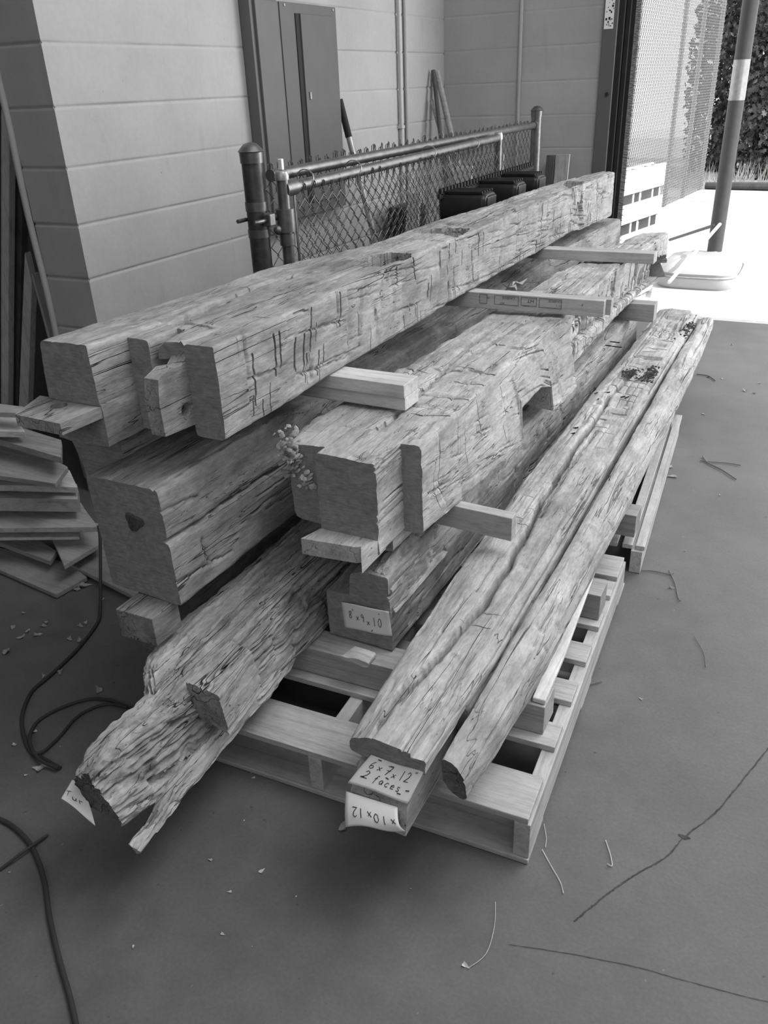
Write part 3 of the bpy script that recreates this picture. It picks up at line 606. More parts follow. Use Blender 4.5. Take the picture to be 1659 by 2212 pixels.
# ------------------------------------------------------------------ lumber, stickers, pallets
def board(name, x0, x1, y0, y1, z0, z1, mat, label=None, cat=None, group=None, parent=None, skew=0., bevel=.002, chip=0):
    """a sawn board: x0..x1 long or wide; skew shifts y along x"""
    V = []; nx = 9
    L = [(x0+(x1-x0)*i/nx) for i in range(nx+1)]; b = MB(); R = random.Random(int(abs(x0*1000+y0*333+z0*77)))
    V = []; F = []
    for x in L:
        sy = skew*(x-x0); j = [R.uniform(-chip, chip) for _ in range(4)]
        V += [(x, y0+sy+j[0], z0), (x, y1+sy+j[1], z0), (x, y1+sy+j[2], z1), (x, y0+sy+j[3], z1)]
    for i in range(nx):
        for k in range(4): F.append((i*4+k, (i+1)*4+k, (i+1)*4+(k+1) % 4, i*4+(k+1) % 4))
    F += [(0, 1, 2, 3), (nx*4+3, nx*4+2, nx*4+1, nx*4)]
    loc = (0, 0, 0) if parent else ((x0+x1)/2, y0, z0)
    if parent is not None:
        b.add([np.array(v)-np.array(parent.location) for v in V], F); o = b.build(name, mat, parent, bevel=bevel)
        return o
    b.add(V, F); o = b.build(name, mat, None, loc, bevel=bevel)
    return tag(o, label, cat, group)
SG = 'sawn spacer sticks between the timbers'
# S1: two boards nailed face to face
board('spacer_board', -1.36, -.925, 1.905, 1.992, .806, .843, m['lumber_pale'], 'pale spacer board on the second layer nearest the camera, lower of two', 'board', SG, skew=-.018)
board('spacer_board', -1.36, -.925, 1.900, 1.990, .8435, .881, m['lumber_pale'], 'pale spacer board on the second layer nearest the camera, upper of two', 'board', SG, skew=-.018)
s2b = board('spacer_board', -1.30, -.645, 2.975, 3.012, .822, .882, m['lumber'], 'spacer stick with black ink stamps along its face, below the middle of the topmost timber', 'board', SG, skew=.012)
board('spacer_board', -1.30, -.628, 3.014, 3.052, .822, .879, m['lumber'], 'plain spacer stick pressed against the back of the ink-stamped one', 'board', SG, skew=.012)
board('spacer_board', -1.34, -.652, 3.965, 4.05, .826, .873, m['lumber'], 'plain spacer stick under the far end of the topmost timber', 'board', SG, skew=.01)
board('spacer_board', -1.24, -.606, 1.925, 1.963, .470, .542, m['lumber'], 'spacer board sticking out right below the second layer, above the split timber', 'board', SG, skew=-.06)
board('spacer_board', -1.2, -.68, 4.33, 4.42, .466, .556, m['lumber_grey'], 'short spacer end poking out under the far end of the second layer', 'board', SG, skew=.0)
board('spacer_board', -1.376, -1.262, 1.168, 1.262, .405, .486, m['hewn_dark'], 'square block under the near end of the deep dark timber', 'board', SG, skew=0.02)
BG = 'square bearers lying across the pallets'
board('bearer', -1.40, -.392, 1.496, 1.586, .142, .229, m['lumber'], 'bearer on the pallet under the timber with the size note, nearest the camera', 'beam', BG, skew=.045)
board('bearer', -1.45, -.385, 2.072, 2.16, .142, .229, m['lumber_grey'], 'second bearer across the pallet, its blank end showing right of the timbers', 'beam', BG, skew=.01)
board('bearer', -1.45, -.392, 2.62, 2.71, .142, .229, m['lumber_grey'], 'third bearer, at the joint of the two pallets', 'beam', BG, skew=.01)
board('bearer', -1.45, -.45, 3.72, 3.80, .142, .229, m['lumber_grey'], 'furthest bearer, under the far half of the right timbers', 'beam', BG, skew=.01)
pl = MB(); pts_t = [onz(1150, 1506, .245), onz(1178, 1514, .245), onz(1222, 1410, .245), onz(1262, 1300, .245), onz(1292, 1215, .245), onz(1322, 1140, .245), onz(1357, 1092, .245), onz(1330, 1100, .245), onz(1270, 1230, .245), onz(1215, 1350, .245)]
pl.prism(pts_t, .014); o = pl.build('edging_slab', m['pale_y'], None, tuple(pts_t[0]-[0, 0, .014]), bevel=.003); tag(o, 'thin very pale waney slab sticking out along the right side under the rightmost timber', 'board')

def pallet(P, rz, L, Wd, label, along_boards):
    root = empty('pallet', P, label, 'pallet', 'wooden shipping pallets under the timbers', rz)
    def pb(name, x0, x1, y0, y1, z0, z1, mat):
        b = MB(); b.box((x0, y0, z0), (x1, y1, z1)); o = b.build(name, mat, root, bevel=.002); return o
    # origin at the near right corner; boards run in -x, stringers in +y
    for i, x in enumerate((-.038, -Wd/2-.055, -Wd)):
        pb('stringer', x, x+.038, 0, L, .016, .122, m['pallet_wood_y'])
    ys = [0.0, .24, .42, .60, .78, .96, L-.14] if along_boards else [0.0, .3, .6, .9, L-.1]
    for i, y in enumerate(ys):
        w = .135 if i in (0, len(ys)-1) else .088; pb('deck_board', -Wd, -.006, y, y+w, .1225, .140, m['pallet_wood'])
    for y in (0.0, L/2-.05, L-.1): pb('base_board', -Wd-.02, 0, y-.005, y+.135, 0.001, .0155, m['pallet_wood'])
    return root
p1_ = pallet((-.337, 1.272, 0), math.radians(2.4), 1.22, 1.03, 'near wooden pallet, its slatted front edge facing the camera', True)
root = empty('pallet', (-.352, 2.63, 0), 'far pallet beyond the near one, narrow boards running lengthwise along its right edge', 'pallet', 'wooden shipping pallets under the timbers', math.radians(3.6))
def pb(name, x0, x1, y0, y1, z0, z1, mat): return MB().box((x0, y0, z0), (x1, y1, z1)).build(name, mat, root, bevel=.002)
for x in (-.045, -.56, -1.04): pb('stringer', x, x+.04, 0, 1.38, .001, .09, m['pallet_wood_y'])
for x, w in ((-.032, .032), (-.078, .036), (-.14, .045)): pb('side_slat', x, x+w, 0.01, 1.38, .0905, .108, m['pallet_wood_y'])
for y in (.02, .3, .6, .9, 1.25): pb('deck_board', -1.04, -.146, y, y+.1, .0905, .109, m['pallet_wood'])
# peg and splint by the notes
pg = MB().tube([ony(778, 1652, 1.10), ony(795, 1628, 1.30)+[0, 0, -.01]], .0085, 12).build('peg', m['lumber_grey'], smooth=True); tag(pg, 'short round dowel end left of the white notes under the split timber', 'peg')
sp = Timber(5, rnd=.004, rough=2); a_ = onz(757, 1405, .245); sp.loft([(1.50, [(-.945, .231), (-.945, .248), (-.86, .246), (-.86, .231)]), (1.545, [(-.93, .231), (-.93, .252), (-.86, .248), (-.86, .231)])], [.006]*4, .005)
sp.build('wood_splinter', 'torn pale splinter lying on the bearer below the size note', 'wood chip', [m['lumber_pale'], m['lumber_pale']])

# stamps on S2 (upside down as in the place)
def textmesh(txt, size, fn, name, mat, parent, thick=0):
    cu = bpy.data.curves.new('t', 'FONT'); cu.body = txt; cu.size = size; to = bpy.data.objects.new('t', cu); COL.objects.link(to)
    dg = bpy.context.evaluated_depsgraph_get(); me = to.evaluated_get(dg).to_mesh(); V = [fn(v.co.x, v.co.y) for v in me.vertices]; F = [tuple(p.vertices) for p in me.polygons]
    to.to_mesh_clear(); bpy.data.objects.remove(to); bpy.data.curves.remove(cu); return raw(name, V, F, mat, parent)
def stamp_fn(ox, oz):
    def f(x, y): X = ox-x; return np.array([X, 2.975+.012*(X+1.30)-.0006, oz-y])-np.array(s2b.location)
    return f
for ox, oz, sz, tx in ((-.80, .872, .012, 'CA-00535'), (-.80, .856, .008, 'KD 12'), (-.905, .870, .020, 'HT'), (-.92, .846, .008, 'CA-0053'), (-.98, .872, .012, 'CA-00535'), (-1.02, .852, .014, 'HT'), (-1.08, .868, .012, 'H'), (-.72, .868, .014, 'P')):
    textmesh(tx, sz, stamp_fn(ox, oz), 'ink_stamp', m['ink'], s2b)
fr = MB()
def sbx(x0, x1, z0, z1):
    e = .0009
    for a, b_, c, d in ((x0, x1, z0, z0+e), (x0, x1, z1-e, z1), (x0, x0+e, z0, z1), (x1-e, x1, z0, z1)):
        y = 2.975+.012*((a+b_)/2+1.30); fr.box(np.array([a, y-.0011, c])-np.array(s2b.location), np.array([b_, y-.0001, d])-np.array(s2b.location))
for x0, x1, z0, z1 in ((-.955, -.895, .845, .876), (-1.06, -.965, .842, .876), (-.885, -.80, .842, .876), (-1.12, -1.09, .842, .876)): sbx(x0, x1, z0, z1)
fr.build('stamp_frame', m['ink'], s2b)

# ------------------------------------------------------------------ notes with handwriting
G = {'8': [[(.55, .95), (.2, .8), (.3, .55), (.65, .3), (.5, .02), (.2, .1), (.25, .4), (.7, .75), (.55, .95)]], '9': [[(.7, .75), (.45, .98), (.2, .75), (.4, .5), (.7, .7), (.68, .3), (.62, 0)]],
     '1': [[(.5, 1), (.5, 0)]], '0': [[(.5, 1), (.2, .6), (.3, .1), (.6, 0), (.85, .4), (.75, .9), (.5, 1)]], 'x': [[(.15, .6), (.75, .05)], [(.7, .62), (.2, .0)]], '6': [[(.6, 1), (.25, .6), (.2, .15), (.5, 0), (.75, .2), (.6, .45), (.25, .35)]],
     '7': [[(.1, .95), (.8, .98), (.4, 0)], [(.25, .5), (.75, .52)]], '2': [[(.15, .8), (.45, 1), (.75, .8), (.6, .45), (.1, .02), (.85, .05)]], 'f': [[(.75, .95), (.5, 1), (.4, .7), (.35, -.15)], [(.15, .55), (.65, .6)]],
     'a': [[(.7, .5), (.4, .6), (.15, .3), (.35, .02), (.65, .2), (.7, .5), (.75, .02)]], 'c': [[(.75, .5), (.4, .6), (.15, .25), (.4, 0), (.75, .12)]], 'e': [[(.2, .3), (.7, .38), (.55, .6), (.2, .45), (.25, .05), (.75, .1)]],
     's': [[(.7, .55), (.3, .6), (.3, .35), (.65, .25), (.6, .0), (.2, .05)]], 'T': [[(.1, .95), (.9, 1)], [(.5, .97), (.45, 0)]], 'u': [[(.15, .6), (.2, .1), (.5, 0), (.7, .3), (.72, .6), (.75, 0)]], 'r': [[(.2, .6), (.25, 0)], [(.23, .4), (.5, .6), (.75, .55)]], '"': [[(.3, 1), (.25, .75)], [(.6, 1), (.55, .75)]], "'": [[(.4, 1), (.45, .75)]]}
def note(name, fn, lines, label, nu=14, nv=12, staples=(), pen=.0009, group=None):
    """fn(u,v)->3-D point, u to the right, v up; lines: (text,u0,v0,height,width per letter,rotated)"""
    V = []; F = []
    for i in range(nu+1):
        for j in range(nv+1): V.append(fn(i/nu, j/nv))
    for i in range(nu):
        for j in range(nv): a = i*(nv+1)+j; F.append((a, a+nv+1, a+nv+2, a+1))
    loc = np.array(V).mean(0); o = raw(name, V, F, m['paper'], None, tuple(loc), True)
    so = o.modifiers.new('s', 'SOLIDIFY'); so.thickness = .0004; so.offset = 0
    tag(o, label, 'note', group); w = MB()
    def on(u, v):
        p = fn(u, v); e = .01; a = fn(min(u+e, 1), v)-fn(max(u-e, 0), v); b = fn(u, min(v+e, 1))-fn(u, max(v-e, 0)); n = np.cross(a, b); n /= np.linalg.norm(n)+1e-12; return p+n*.0006-loc
    for tx, u0, v0, h, wd, rot in lines:
        u = u0
        for ch in tx:
            for st in G.get(ch, []):
                pts = []
                for (a, b), (c, d) in zip(st[:-1], st[1:]):
                    for t in (0, .33, .66): pts.append((a+(c-a)*t, b+(d-b)*t))
                pts.append(st[-1])
                if rot: P_ = [on(u-a*wd, v0-b*h) for a, b in pts]
                else: P_ = [on(u+a*wd, v0+b*h) for a, b in pts]
                w.tube(P_, pen, 4)
            u += -wd*1.08 if rot else wd*1.08
    if w.V: w.build('handwriting', m['ink'], o)
    for u, v, rr in staples:
        a = on(u-.03*math.cos(rr), v-.03*math.sin(rr)); b = on(u+.03*math.cos(rr), v+.03*math.sin(rr)); MB().tube([a, b], .0012, 5).build('staple', m['nail'], o)
    return o
def quad(c, wave=lambda u, v: 0):
    c = [np.asarray(p, float) for p in c]
    def f(u, v):
        p = (c[0]*(1-u)+c[1]*u)*v+(c[3]*(1-u)+c[2]*u)*(1-v); return p+wave(u, v)
    return f
yd = 1.582
cD = [ony(738, 1299, yd), ony(840, 1320, yd), ony(848, 1373, yd), ony(745, 1355, yd)]
note('size_note', quad(cD, lambda u, v: np.array([0, -.003*abs(math.sin(2.6*u+v))-.0005, .0015*math.sin(6*u)])), [('8', .13, .42, .30, .1, 0), ("'", .2, .5, .3, .08, 0), ('x', .28, .40, .22, .09, 0), ('9', .38, .38, .3, .1, 0), ('x', .50, .30, .22, .09, 0), ('10', .62, .30, .34, .1, 0), ("'", .74, .65, .2, .1, 0)],
     'white slip of paper handwritten 8 x 9 x 10 on a sawn timber end', staples=((.6, .1, 1.2),))
cF = [onz(803, 1634, .366), onz(918, 1668, .366), onz(881, 1736, .312), onz(752, 1693, .314)]
note('size_note', quad(cF, lambda u, v: np.array([0, -.002, .004+.003*math.sin(5*u+2*v)])), [('6', .10, .60, .24, .12, 0), ('x', .25, .62, .2, .1, 0), ('7', .38, .58, .3, .13, 0), ('x', .52, .57, .2, .1, 0), ('12', .64, .57, .3, .1, 0), ('"', .86, .72, .2, .08, 0), ('2', .12, .27, .25, .12, 0), ('faces', .32, .24, .24, .09, 0)],
     'crumpled white sheet stapled on the split timber end, reading 6 x 7 x 12', staples=((.2, .93, 0), (.45, .88, .2), (.14, .3, .5), (.8, .2, 0), (.5, .5, -.3), (.9, .35, .3)), pen=.0008)
cG = [onz(751, 1708, .294), onz(862, 1742, .294), ony(878, 1792, 1.032), ony(750, 1785, 1.012)]
def gw(u, v): return np.array([.0, -.012*math.sin(math.pi*(1-v))*(.4+u*.6)-.006, .006*math.sin(6.0*u)*(1-v)+.004])
note('size_note', quad(cG, gw), [('x', .96, .62, .28, .12, 1), ('10', .80, .64, .30, .13, 1), ('x', .52, .64, .26, .12, 1), ('12', .36, .66, .32, .11, 1)],
     'white sheet hanging upside down below the other note, handwriting inverted', pen=.0009)
cE = [ony(158, 1682, .845), ony(176, 1682, .845), ony(208, 1778, .80), ony(135, 1722, .80)]
def ew(u, v): return np.array([.004*math.sin(3*v), -.010*math.sin(math.pi*(1-v))*(1-u)-.004, .004*math.sin(5*u)*(1-v)])
note('size_note', quad(cE, ew), [('T', .02, .42, .2, .28, 0), ('ur', .32, .34, .18, .22, 0)], 'small curled scrap of paper hanging from the rotten timber tip', pen=.0007)

# ------------------------------------------------------------------ indoor chain-link gate and panel
def fabric(name, P0, d, y0, y1, z0, z1, mat, parent, pitch=.056, r=.0017, sides=5, knuckle=.03, off=(0, 0, 0), wob=0.003, seed=1):
    """woven wire: every wire a zigzag, hooked round its neighbours"""
    R = random.Random(seed); mb = MB(); d = np.array(d, float); nrm = np.cross(d, [0, 0, 1.]); hp = pitch/2
    n = int((y1-y0)/hp); rows = int((z1-z0)/hp)
    for i in range(n):
        pts = []
        jx = R.uniform(-wob, wob)
        for j in range(rows+1):
            s = (i+j) % 2; a = y0+(i+s*1.12-.06)*hp+jx; z = z0+j*hp; e = .0028*(1 if s else -1)
            pts.append(np.array(P0)+d*a+nrm*e+np.array([0, 0, z]))
        if knuckle:
            t = pts[-1]; k = R.uniform(.8, 1.2)*knuckle; sgn = 1 if (i+rows) % 2 else -1
            pts += [t+np.array([0, 0, k*.55])+d*sgn*-.006, t+np.array([0, 0, k])+d*sgn*-.002+nrm*.003, t+np.array([0, 0, k*.9])+d*sgn*.009, t+np.array([0, 0, k*.55])+d*sgn*.010]
        mb.tube([p-np.array(off) for p in pts], r, sides, cap=False)
    return mb.build(name, mat, parent, smooth=True, fix=False)
Lx0 = (-1.75, 2.459, 0)
def sub(root, pts): return [np.asarray(p, float)-np.array(root.location) for p in pts]
def postmb(root, x, y, r, z0, z1, cap=True):
    b = MB(); c = sub(root, [(x, y, 0)])[0]; zz = root.location[2]
    b.lathe(c, [(r, z0-zz), (r, z1-zz)], 24); return b
pan = empty('mesh_fence', (-1.75, 2.459, 0), 'rear chain-link panel between two capped steel posts, its wire hooks standing above the rail', 'fence')
for (y, r) in ((2.459, .036), (5.63, .034)):
    po = postmb(pan, -1.75, y, r, .0, 1.425).build('post', m['steel_dark'] if y < 3 else m['steel'], pan, smooth=True)
    MB().lathe(sub(pan, [(-1.75, y, 0)])[0], [(r+.003, 1.385), (r+.004, 1.418), (r+.008, 1.421), (r*.9, 1.434), (r*.6, 1.444), (.004, 1.449)], 24).build('cap', m['steel'], po, smooth=True)
for z0, z1 in ((1.232, 1.262), (1.145, 1.172)): MB().lathe((0, 0, 0), [(.0385, z0), (.0385, z1)], 24).build('band', m['steel'], pan, smooth=True)
MB().tube(sub(pan, [(-1.75, 2.56, 1.335), (-1.75, 5.60, 1.338)]), .0205, 16).build('top_rail', m['steel'], pan, smooth=True)
MB().tube(sub(pan, [(-1.75, 5.565, 1.338), (-1.75, 5.60, 1.338)]), .026, 16).build('rail_end_cup', m['steel'], pan, smooth=True)
MB().tube(sub(pan, [(-1.75, 2.5, .08), (-1.75, 5.60, .08)]), .017, 12).build('bottom_rail', m['steel'], pan, smooth=True)
fabric('wire_mesh', (-1.768, 2.459, 0), (0, 1, 0), .10, 3.12, .1, 1.352, m['wire'], pan, off=pan.location, seed=3, knuckle=.05, pitch=.066, r=.0021)
gate = empty('fence_gate', (-1.68, 2.527, 0), 'chain-link gate frame in front of the rear panel, fork latch holding the near post', 'gate')
def gt(z0, z1, y, r, n, mt='steel'): return MB().lathe(sub(gate, [(-1.68, y, 0)])[0], [(r, z0), (r, z1)], 20).build(n, m[mt], gate, smooth=True)
gt(.06, 1.345, 2.527, .021, 'frame_post'); gt(.06, 1.33, 4.715, .021, 'frame_post')
gt(1.155, 1.232, 2.527, .034, 'hinge_sleeve'); gt(1.11, 1.15, 2.527, .027, 'tension_band')
MB().lathe(sub(gate, [(-1.68, 2.527, 0)])[0], [(.024, 1.325), (.025, 1.34), (.02, 1.352), (.004, 1.357)], 20).build('cap', m['galvanised'], gate, smooth=True)
MB().box(np.array([-.008, -.006, 1.357]), np.array([.008, .008, 1.392])).build('tag', m['lamp_white'], gate, bevel=.002)
MB().lathe(sub(gate, [(-1.68, 4.715, 0)])[0], [(.024, 1.31), (.025, 1.33), (.02, 1.345), (.004, 1.35)], 20).build('cap', m['galvanised'], gate, smooth=True)
MB().tube(sub(gate, [(-1.68, 2.54, 1.295), (-1.68, 4.70, 1.318)]), .0205, 16).build('top_rail', m['steel'], gate, smooth=True)
MB().tube(sub(gate, [(-1.68, 2.54, .09), (-1.68, 4.70, .09)]), .019, 12).build('bottom_rail', m['steel'], gate, smooth=True)
MB().tube(sub(gate, [(-1.68, 2.525, 1.295), (-1.68, 2.60, 1.296)]), .028, 16).build('elbow', m['steel'], gate, smooth=True)
MB().box((.006, .052, .1), (.009, .064, 1.27)).build('tension_bar', m['steel_dark'], gate)
lt = MB().tube(sub(gate, [(-1.695, 2.515, 1.205), (-1.72, 2.47, 1.215), (-1.715, 2.445, 1.215)]), .012, 10).build('latch_arm', m['steel'], gate, smooth=True)
MB().tube(sub(gate, [(-1.70, 2.44, 1.205), (-1.70, 2.385, 1.205), (-1.705, 2.375, 1.205)]), .007, 8).build('fork_prong', m['steel'], lt, smooth=True)
MB().tube(sub(gate, [(-1.785, 2.44, 1.205), (-1.785, 2.39, 1.205)]), .007, 8).build('fork_prong', m['steel'], lt, smooth=True)
MB().box(np.array([-.03, -.095, .98])+[0, 0, .205], np.array([.0, -.06, .98])+[0, 0, .245]).build('latch_plate', m['steel'], lt, bevel=.004)
bb = bpy.data.meshes.new('knob'); bmk = bmesh.new(); bmesh.ops.create_uvsphere(bmk, u_segments=14, v_segments=10, radius=.016); bmk.to_mesh(bb); bmk.free()
link('latch_ball', bb, m['steel'], lt, (-.012, -.035, 1.165))
fabric('wire_mesh', (-1.662, 2.527, 0), (0, 1, 0), .07, 2.18, .1, 1.285, m['wire'], gate, off=gate.location, seed=5, knuckle=.045, pitch=.066, r=.0021)
for y in (2.66, 3.02, 3.75, 4.3):
    t = [np.array([-1.68+.045*math.cos(a), y+.012*a, 1.315+.03*math.sin(a)]) for a in np.linspace(-.6, 3.6, 12)]
    MB().tube(sub(gate, t), .0022, 5).build('tie_wire', m['galvanised'], gate, smooth=True)
# three black bins in front of the far half of the gate
for i, (px_, py_) in enumerate(((1062, 408), (1128, 388), (1172, 371))):
    X1 = -1.43; pt = onx(px_, py_, X1); yc = pt[1]; zt3 = 1.135
    root = empty('black_bin', (-1.54, yc, 1.0), ['nearest of the three black ribbed plastic bins behind the topmost timber', 'middle of the three black ribbed plastic bins behind the topmost timber', 'furthest of the three black ribbed plastic bins, next to the capped far post'][i], 'bin', 'black bins behind the pile')
    b = MB(); n = 20; L = []
    for (xx, s_) in ((-.13, .9), (-.12, 1.), (.085, 1.), (.10, .95), (.108, .86)):
        L.append([(xx, .085*s_*math.copysign(abs(math.cos(a))**.5, math.cos(a)), .066+.066*s_*math.copysign(abs(math.sin(a))**.5, math.sin(a))) for a in [2*math.pi*k/n for k in range(n)]])
    V = [p for l in L for p in l]; F = [(i_*n+k, i_*n+(k+1) % n, (i_+1)*n+(k+1) % n, (i_+1)*n+k) for i_ in range(4) for k in range(n)]+[tuple(range(n))[::-1], tuple(range(4*n, 5*n))]
    b.add(V, F).build('shell', m['black_plastic'], root, bevel=.003, smooth=True)
    for k in range(5): MB().box((-.11, -.072+k*.033, .128), (.09, -.060+k*.033, .139)).build('rib', m['black_plastic'], root, bevel=.002)
    MB().box((.108, -.06, .02), (.114, .06, .112)).build('end_plate', m['steel_dark'], root, bevel=.003)
    for k in range(5): MB().box((.112, -.058+k*.025, .008), (.118, -.048+k*.025, .024)).build('tooth', m['galvanised'], root)
st_ = MB().box((-1.655, 3.75, 0), (-1.50, 5.05, .998)).build('bin_bench', m['black_plastic'], bevel=.01); tag(st_, 'low dark bench hidden behind the timbers carrying the black bins', 'bench')
# toothed strip hanging over the gate by the bins
ts = MB(); 
for k in range(34):
    y = 3.82+k*.042; z = 1.137; ts.box((-1.655, y, z-.012), (-1.64, y+.02, z+.016))
ts.box((-1.652, 3.80, 1.11), (-1.64, 5.26, 1.13)); tag(ts.build('toothed_strip', m['black_rubber']), 'black toothed rubber strip running along the fence above the bins', 'strip')

# ------------------------------------------------------------------ wall things
cab = empty('electrical_cabinet', (XW, 3.68, 1.1), 'tall grey steel electrical cabinet on the block wall above the fence', 'cabinet')
y0, y1 = 3.572, 4.322; lo = np.array(cab.location)
def cb(name, a, b, mt, par=None, bv=.003):
    return MB().box(np.array(a)-lo, np.array(b)-lo).build(name, m[mt], par or cab, bevel=bv)
cb('body', (XW+.001, 3.60, 1.0), (-2.455, y1, 1.968), 'cabinet_side')
cb('side_duct', (XW+.001, 3.575, .95), (-2.47, 3.80, 2.5), 'cabinet_side')
cb('front_panel', (-2.455, 3.79, 1.0), (-2.449, y1, 1.968), 'cabinet_paint')
dr = cb('door', (-2.449, 3.955, 1.06), (-2.437, 4.26, 1.925), 'cabinet_paint')
cb('latch', (-2.437, 3.985, 1.55), (-2.43, 3.998, 1.585), 'galvanised', dr, .002)
cb('hinge_gap', (-2.4488, 3.918, 1.06), (-2.4445, 3.952, 1.925), 'black_rubber', None, 0)
for z in (1.955, 1.2):
    for y in (3.83, 4.29): MB().tube([np.array([-2.449, y, z])-lo, np.array([-2.445, y, z])-lo], .006, 10).build('screw', m['galvanised'], cab)
for y in (3.61, 3.76): MB().tube([np.array([-2.47, y, 1.955])-lo, np.array([-2.465, y, 1.955])-lo], .007, 10).build('screw', m['steel_dark'], cab)
cd = empty('wall_conduit', (XW+.02, 5.27, 0), 'thin vertical conduit running up the block wall right of the cabinet', 'pipe')
yc_ = onx(864, 120, XW+.02)[1]
MB().tube([np.array([XW+.02, yc_, .0])-np.array(cd.location), np.array([XW+.02, yc_, 2.6])-np.array(cd.location)], .012, 12).build('pipe', m['conduit_paint'], cd, smooth=True)
for z in (.6, 1.35, 2.1): MB().box(np.array([XW+.0, yc_-.022, z])-np.array(cd.location), np.array([XW+.034, yc_+.022, z+.018])-np.array(cd.location)).build('clip', m['conduit_paint'], cd, bevel=.002)
yk = onx(880, 120, XW+.03)[1]
c2 = MB().tube([(XW+.014, yk+.01, 0), (XW+.014, yk+.01, 2.6)], .012, 10).build('wall_conduit', m['painted_block'], smooth=True); tag(c2, 'second conduit painted the colour of the wall, right beside the grey one', 'pipe')
d2 = MB().tube([(-1.98, YB-.012, 0), (-1.98, YB-.012, 2.6)], .012, 10).build('wall_conduit', m['painted_block'], smooth=True); tag(d2, 'painted conduit running up the middle of the back wall', 'pipe')
# sticks leaning
def stick(pa, pb_, r, mt, label, tip=None):
    o = MB().tube([pa, pb_], r, 10).build('leaning_stick', m[mt], None, tuple(pb_), smooth=False); tag(o, label, 'stick', 'sticks leaning in the corner'); return o
a = onx(936, 152, XW+.03); stick(a, (a[0]+.42, a[1]+.08-.55, .0), .014, 'dark_board', 'dark pole leaning in the wall corner, leftmost of the corner sticks') 
pa = np.array([XW+.035, 5.74, 1.67]); pb2 = ony(978, 305, 5.70); dirv = pb2-pa; pb3 = pa+dirv*(pa[2]/-dirv[2]); stick(pa, pb3, .02, 'lumber_grey', 'thicker brown stick leaning in the wall corner, tallest one')
pa = np.array([XW+.03, 5.66, 1.50]); pb2 = ony(962, 320, 5.62); dirv = pb2-pa; pb3 = pa+dirv*(pa[2]/-dirv[2]); stick(pa, pb3, .014, 'lumber_grey', 'shorter pale stick leaning in the wall corner, in front of the tall one')
pa = onx(733, 215, XW+.03); q2 = onx(766, 345, XW+.10); dv = q2-pa; e_ = pa+dv*(pa[2]/-dv[2]); g_ = empty('handled_tool', tuple(e_), 'pole with a black grip and pale shaft leaning on the wall right of the cabinet', 'tool')
mid = pa+dv*.62
MB().tube([pa-e_, mid-e_], .019, 12).build('grip', m['black_rubber'], g_, smooth=True); MB().tube([mid-e_, e_-e_], .017, 12).build('shaft', m['galvanised'], g_, smooth=True)
# boards on the back wall and behind the fence
def lean(name, x0, x1, y_, z1, th, mt, label, cat='board', tilt=.12, group=None):
    b = MB(); dy = tilt; V = [(x0, y_-dy, 0), (x1, y_-dy, 0), (x1+.02, y_, z1), (x0+.02, y_, z1-.0)]
    b.add(V+[(v[0], v[1]+th, v[2]) for v in V], [(0, 1, 2, 3), (7, 6, 5, 4), (0, 4, 5, 1), (1, 5, 6, 2), (2, 6, 7, 3), (3, 7, 4, 0)])
    o = b.build(name, m[mt], None, (x0, y_-dy, 0), bevel=.002); return tag(o, label, cat, group)
lean('leaning_board', -1.755, -1.70, 5.84, 1.14, .03, 'dark_board', 'narrow dark board leaning on the back wall right of the far fence post', group='boards on the back wall')
lean('leaning_board', -1.69, -1.60, 5.85, 1.145, .02, 'mid_board', 'wider grey board leaning on the back wall right of the far fence post', group='boards on the back wall')
lean('leaning_board', -2.28, -2.20, 4.75, 1.02, .03, 'mid_board', 'plank standing behind the fence, seen through the wire mesh', tilt=.2)
lean('leaning_board', -2.20, -2.08, 5.3, 1.12, .02, 'board_z', 'wide board standing behind the fence close to the corner', tilt=.15)
lean('leaning_board', -2.02, -1.94, 5.5, 1.18, .02, 'mid_board', 'narrow board standing behind the fence left of the far gate post', tilt=.15)
bk = MB().box((-2.46, 4.85, 0), (-2.3, 5.1, .92)).build('black_case', m['black_plastic'], bevel=.02); tag(bk, 'black case on the floor behind the fence mesh', 'case')

# store opening at far left: boards on edge in the dark
def standing(quad_, mt, lab, yy):
    tl, tr_, br_, bl = [ony(x, y, yy) for x, y in quad_]
    def down(a, b): d = b-a; return a+d*(a[2]/-d[2])
    br_, bl = down(tr_, br_), down(tl, bl); b = MB(); t = np.array([0, .035, 0])
    b.add([bl, br_, tr_, tl, bl+t, br_+t, tr_+t, tl+t], [(0, 1, 2, 3), (7, 6, 5, 4), (0, 4, 5, 1), (1, 5, 6, 2), (2, 6, 7, 3), (3, 7, 4, 0)])
    tag(b.build('standing_plank', m[mt], None, tuple(bl), bevel=.003), lab, 'plank', 'planks standing in the opening')
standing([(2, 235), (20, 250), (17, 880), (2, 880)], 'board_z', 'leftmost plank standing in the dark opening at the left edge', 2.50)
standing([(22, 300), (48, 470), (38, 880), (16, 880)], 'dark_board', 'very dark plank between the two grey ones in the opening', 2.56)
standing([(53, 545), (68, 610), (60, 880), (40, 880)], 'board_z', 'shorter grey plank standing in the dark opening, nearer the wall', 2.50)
standing([(66, 590), (70, 592), (106, 722), (101, 724)], 'mid_board', 'thin lath leaning in the dark opening beside the wall', 2.46)
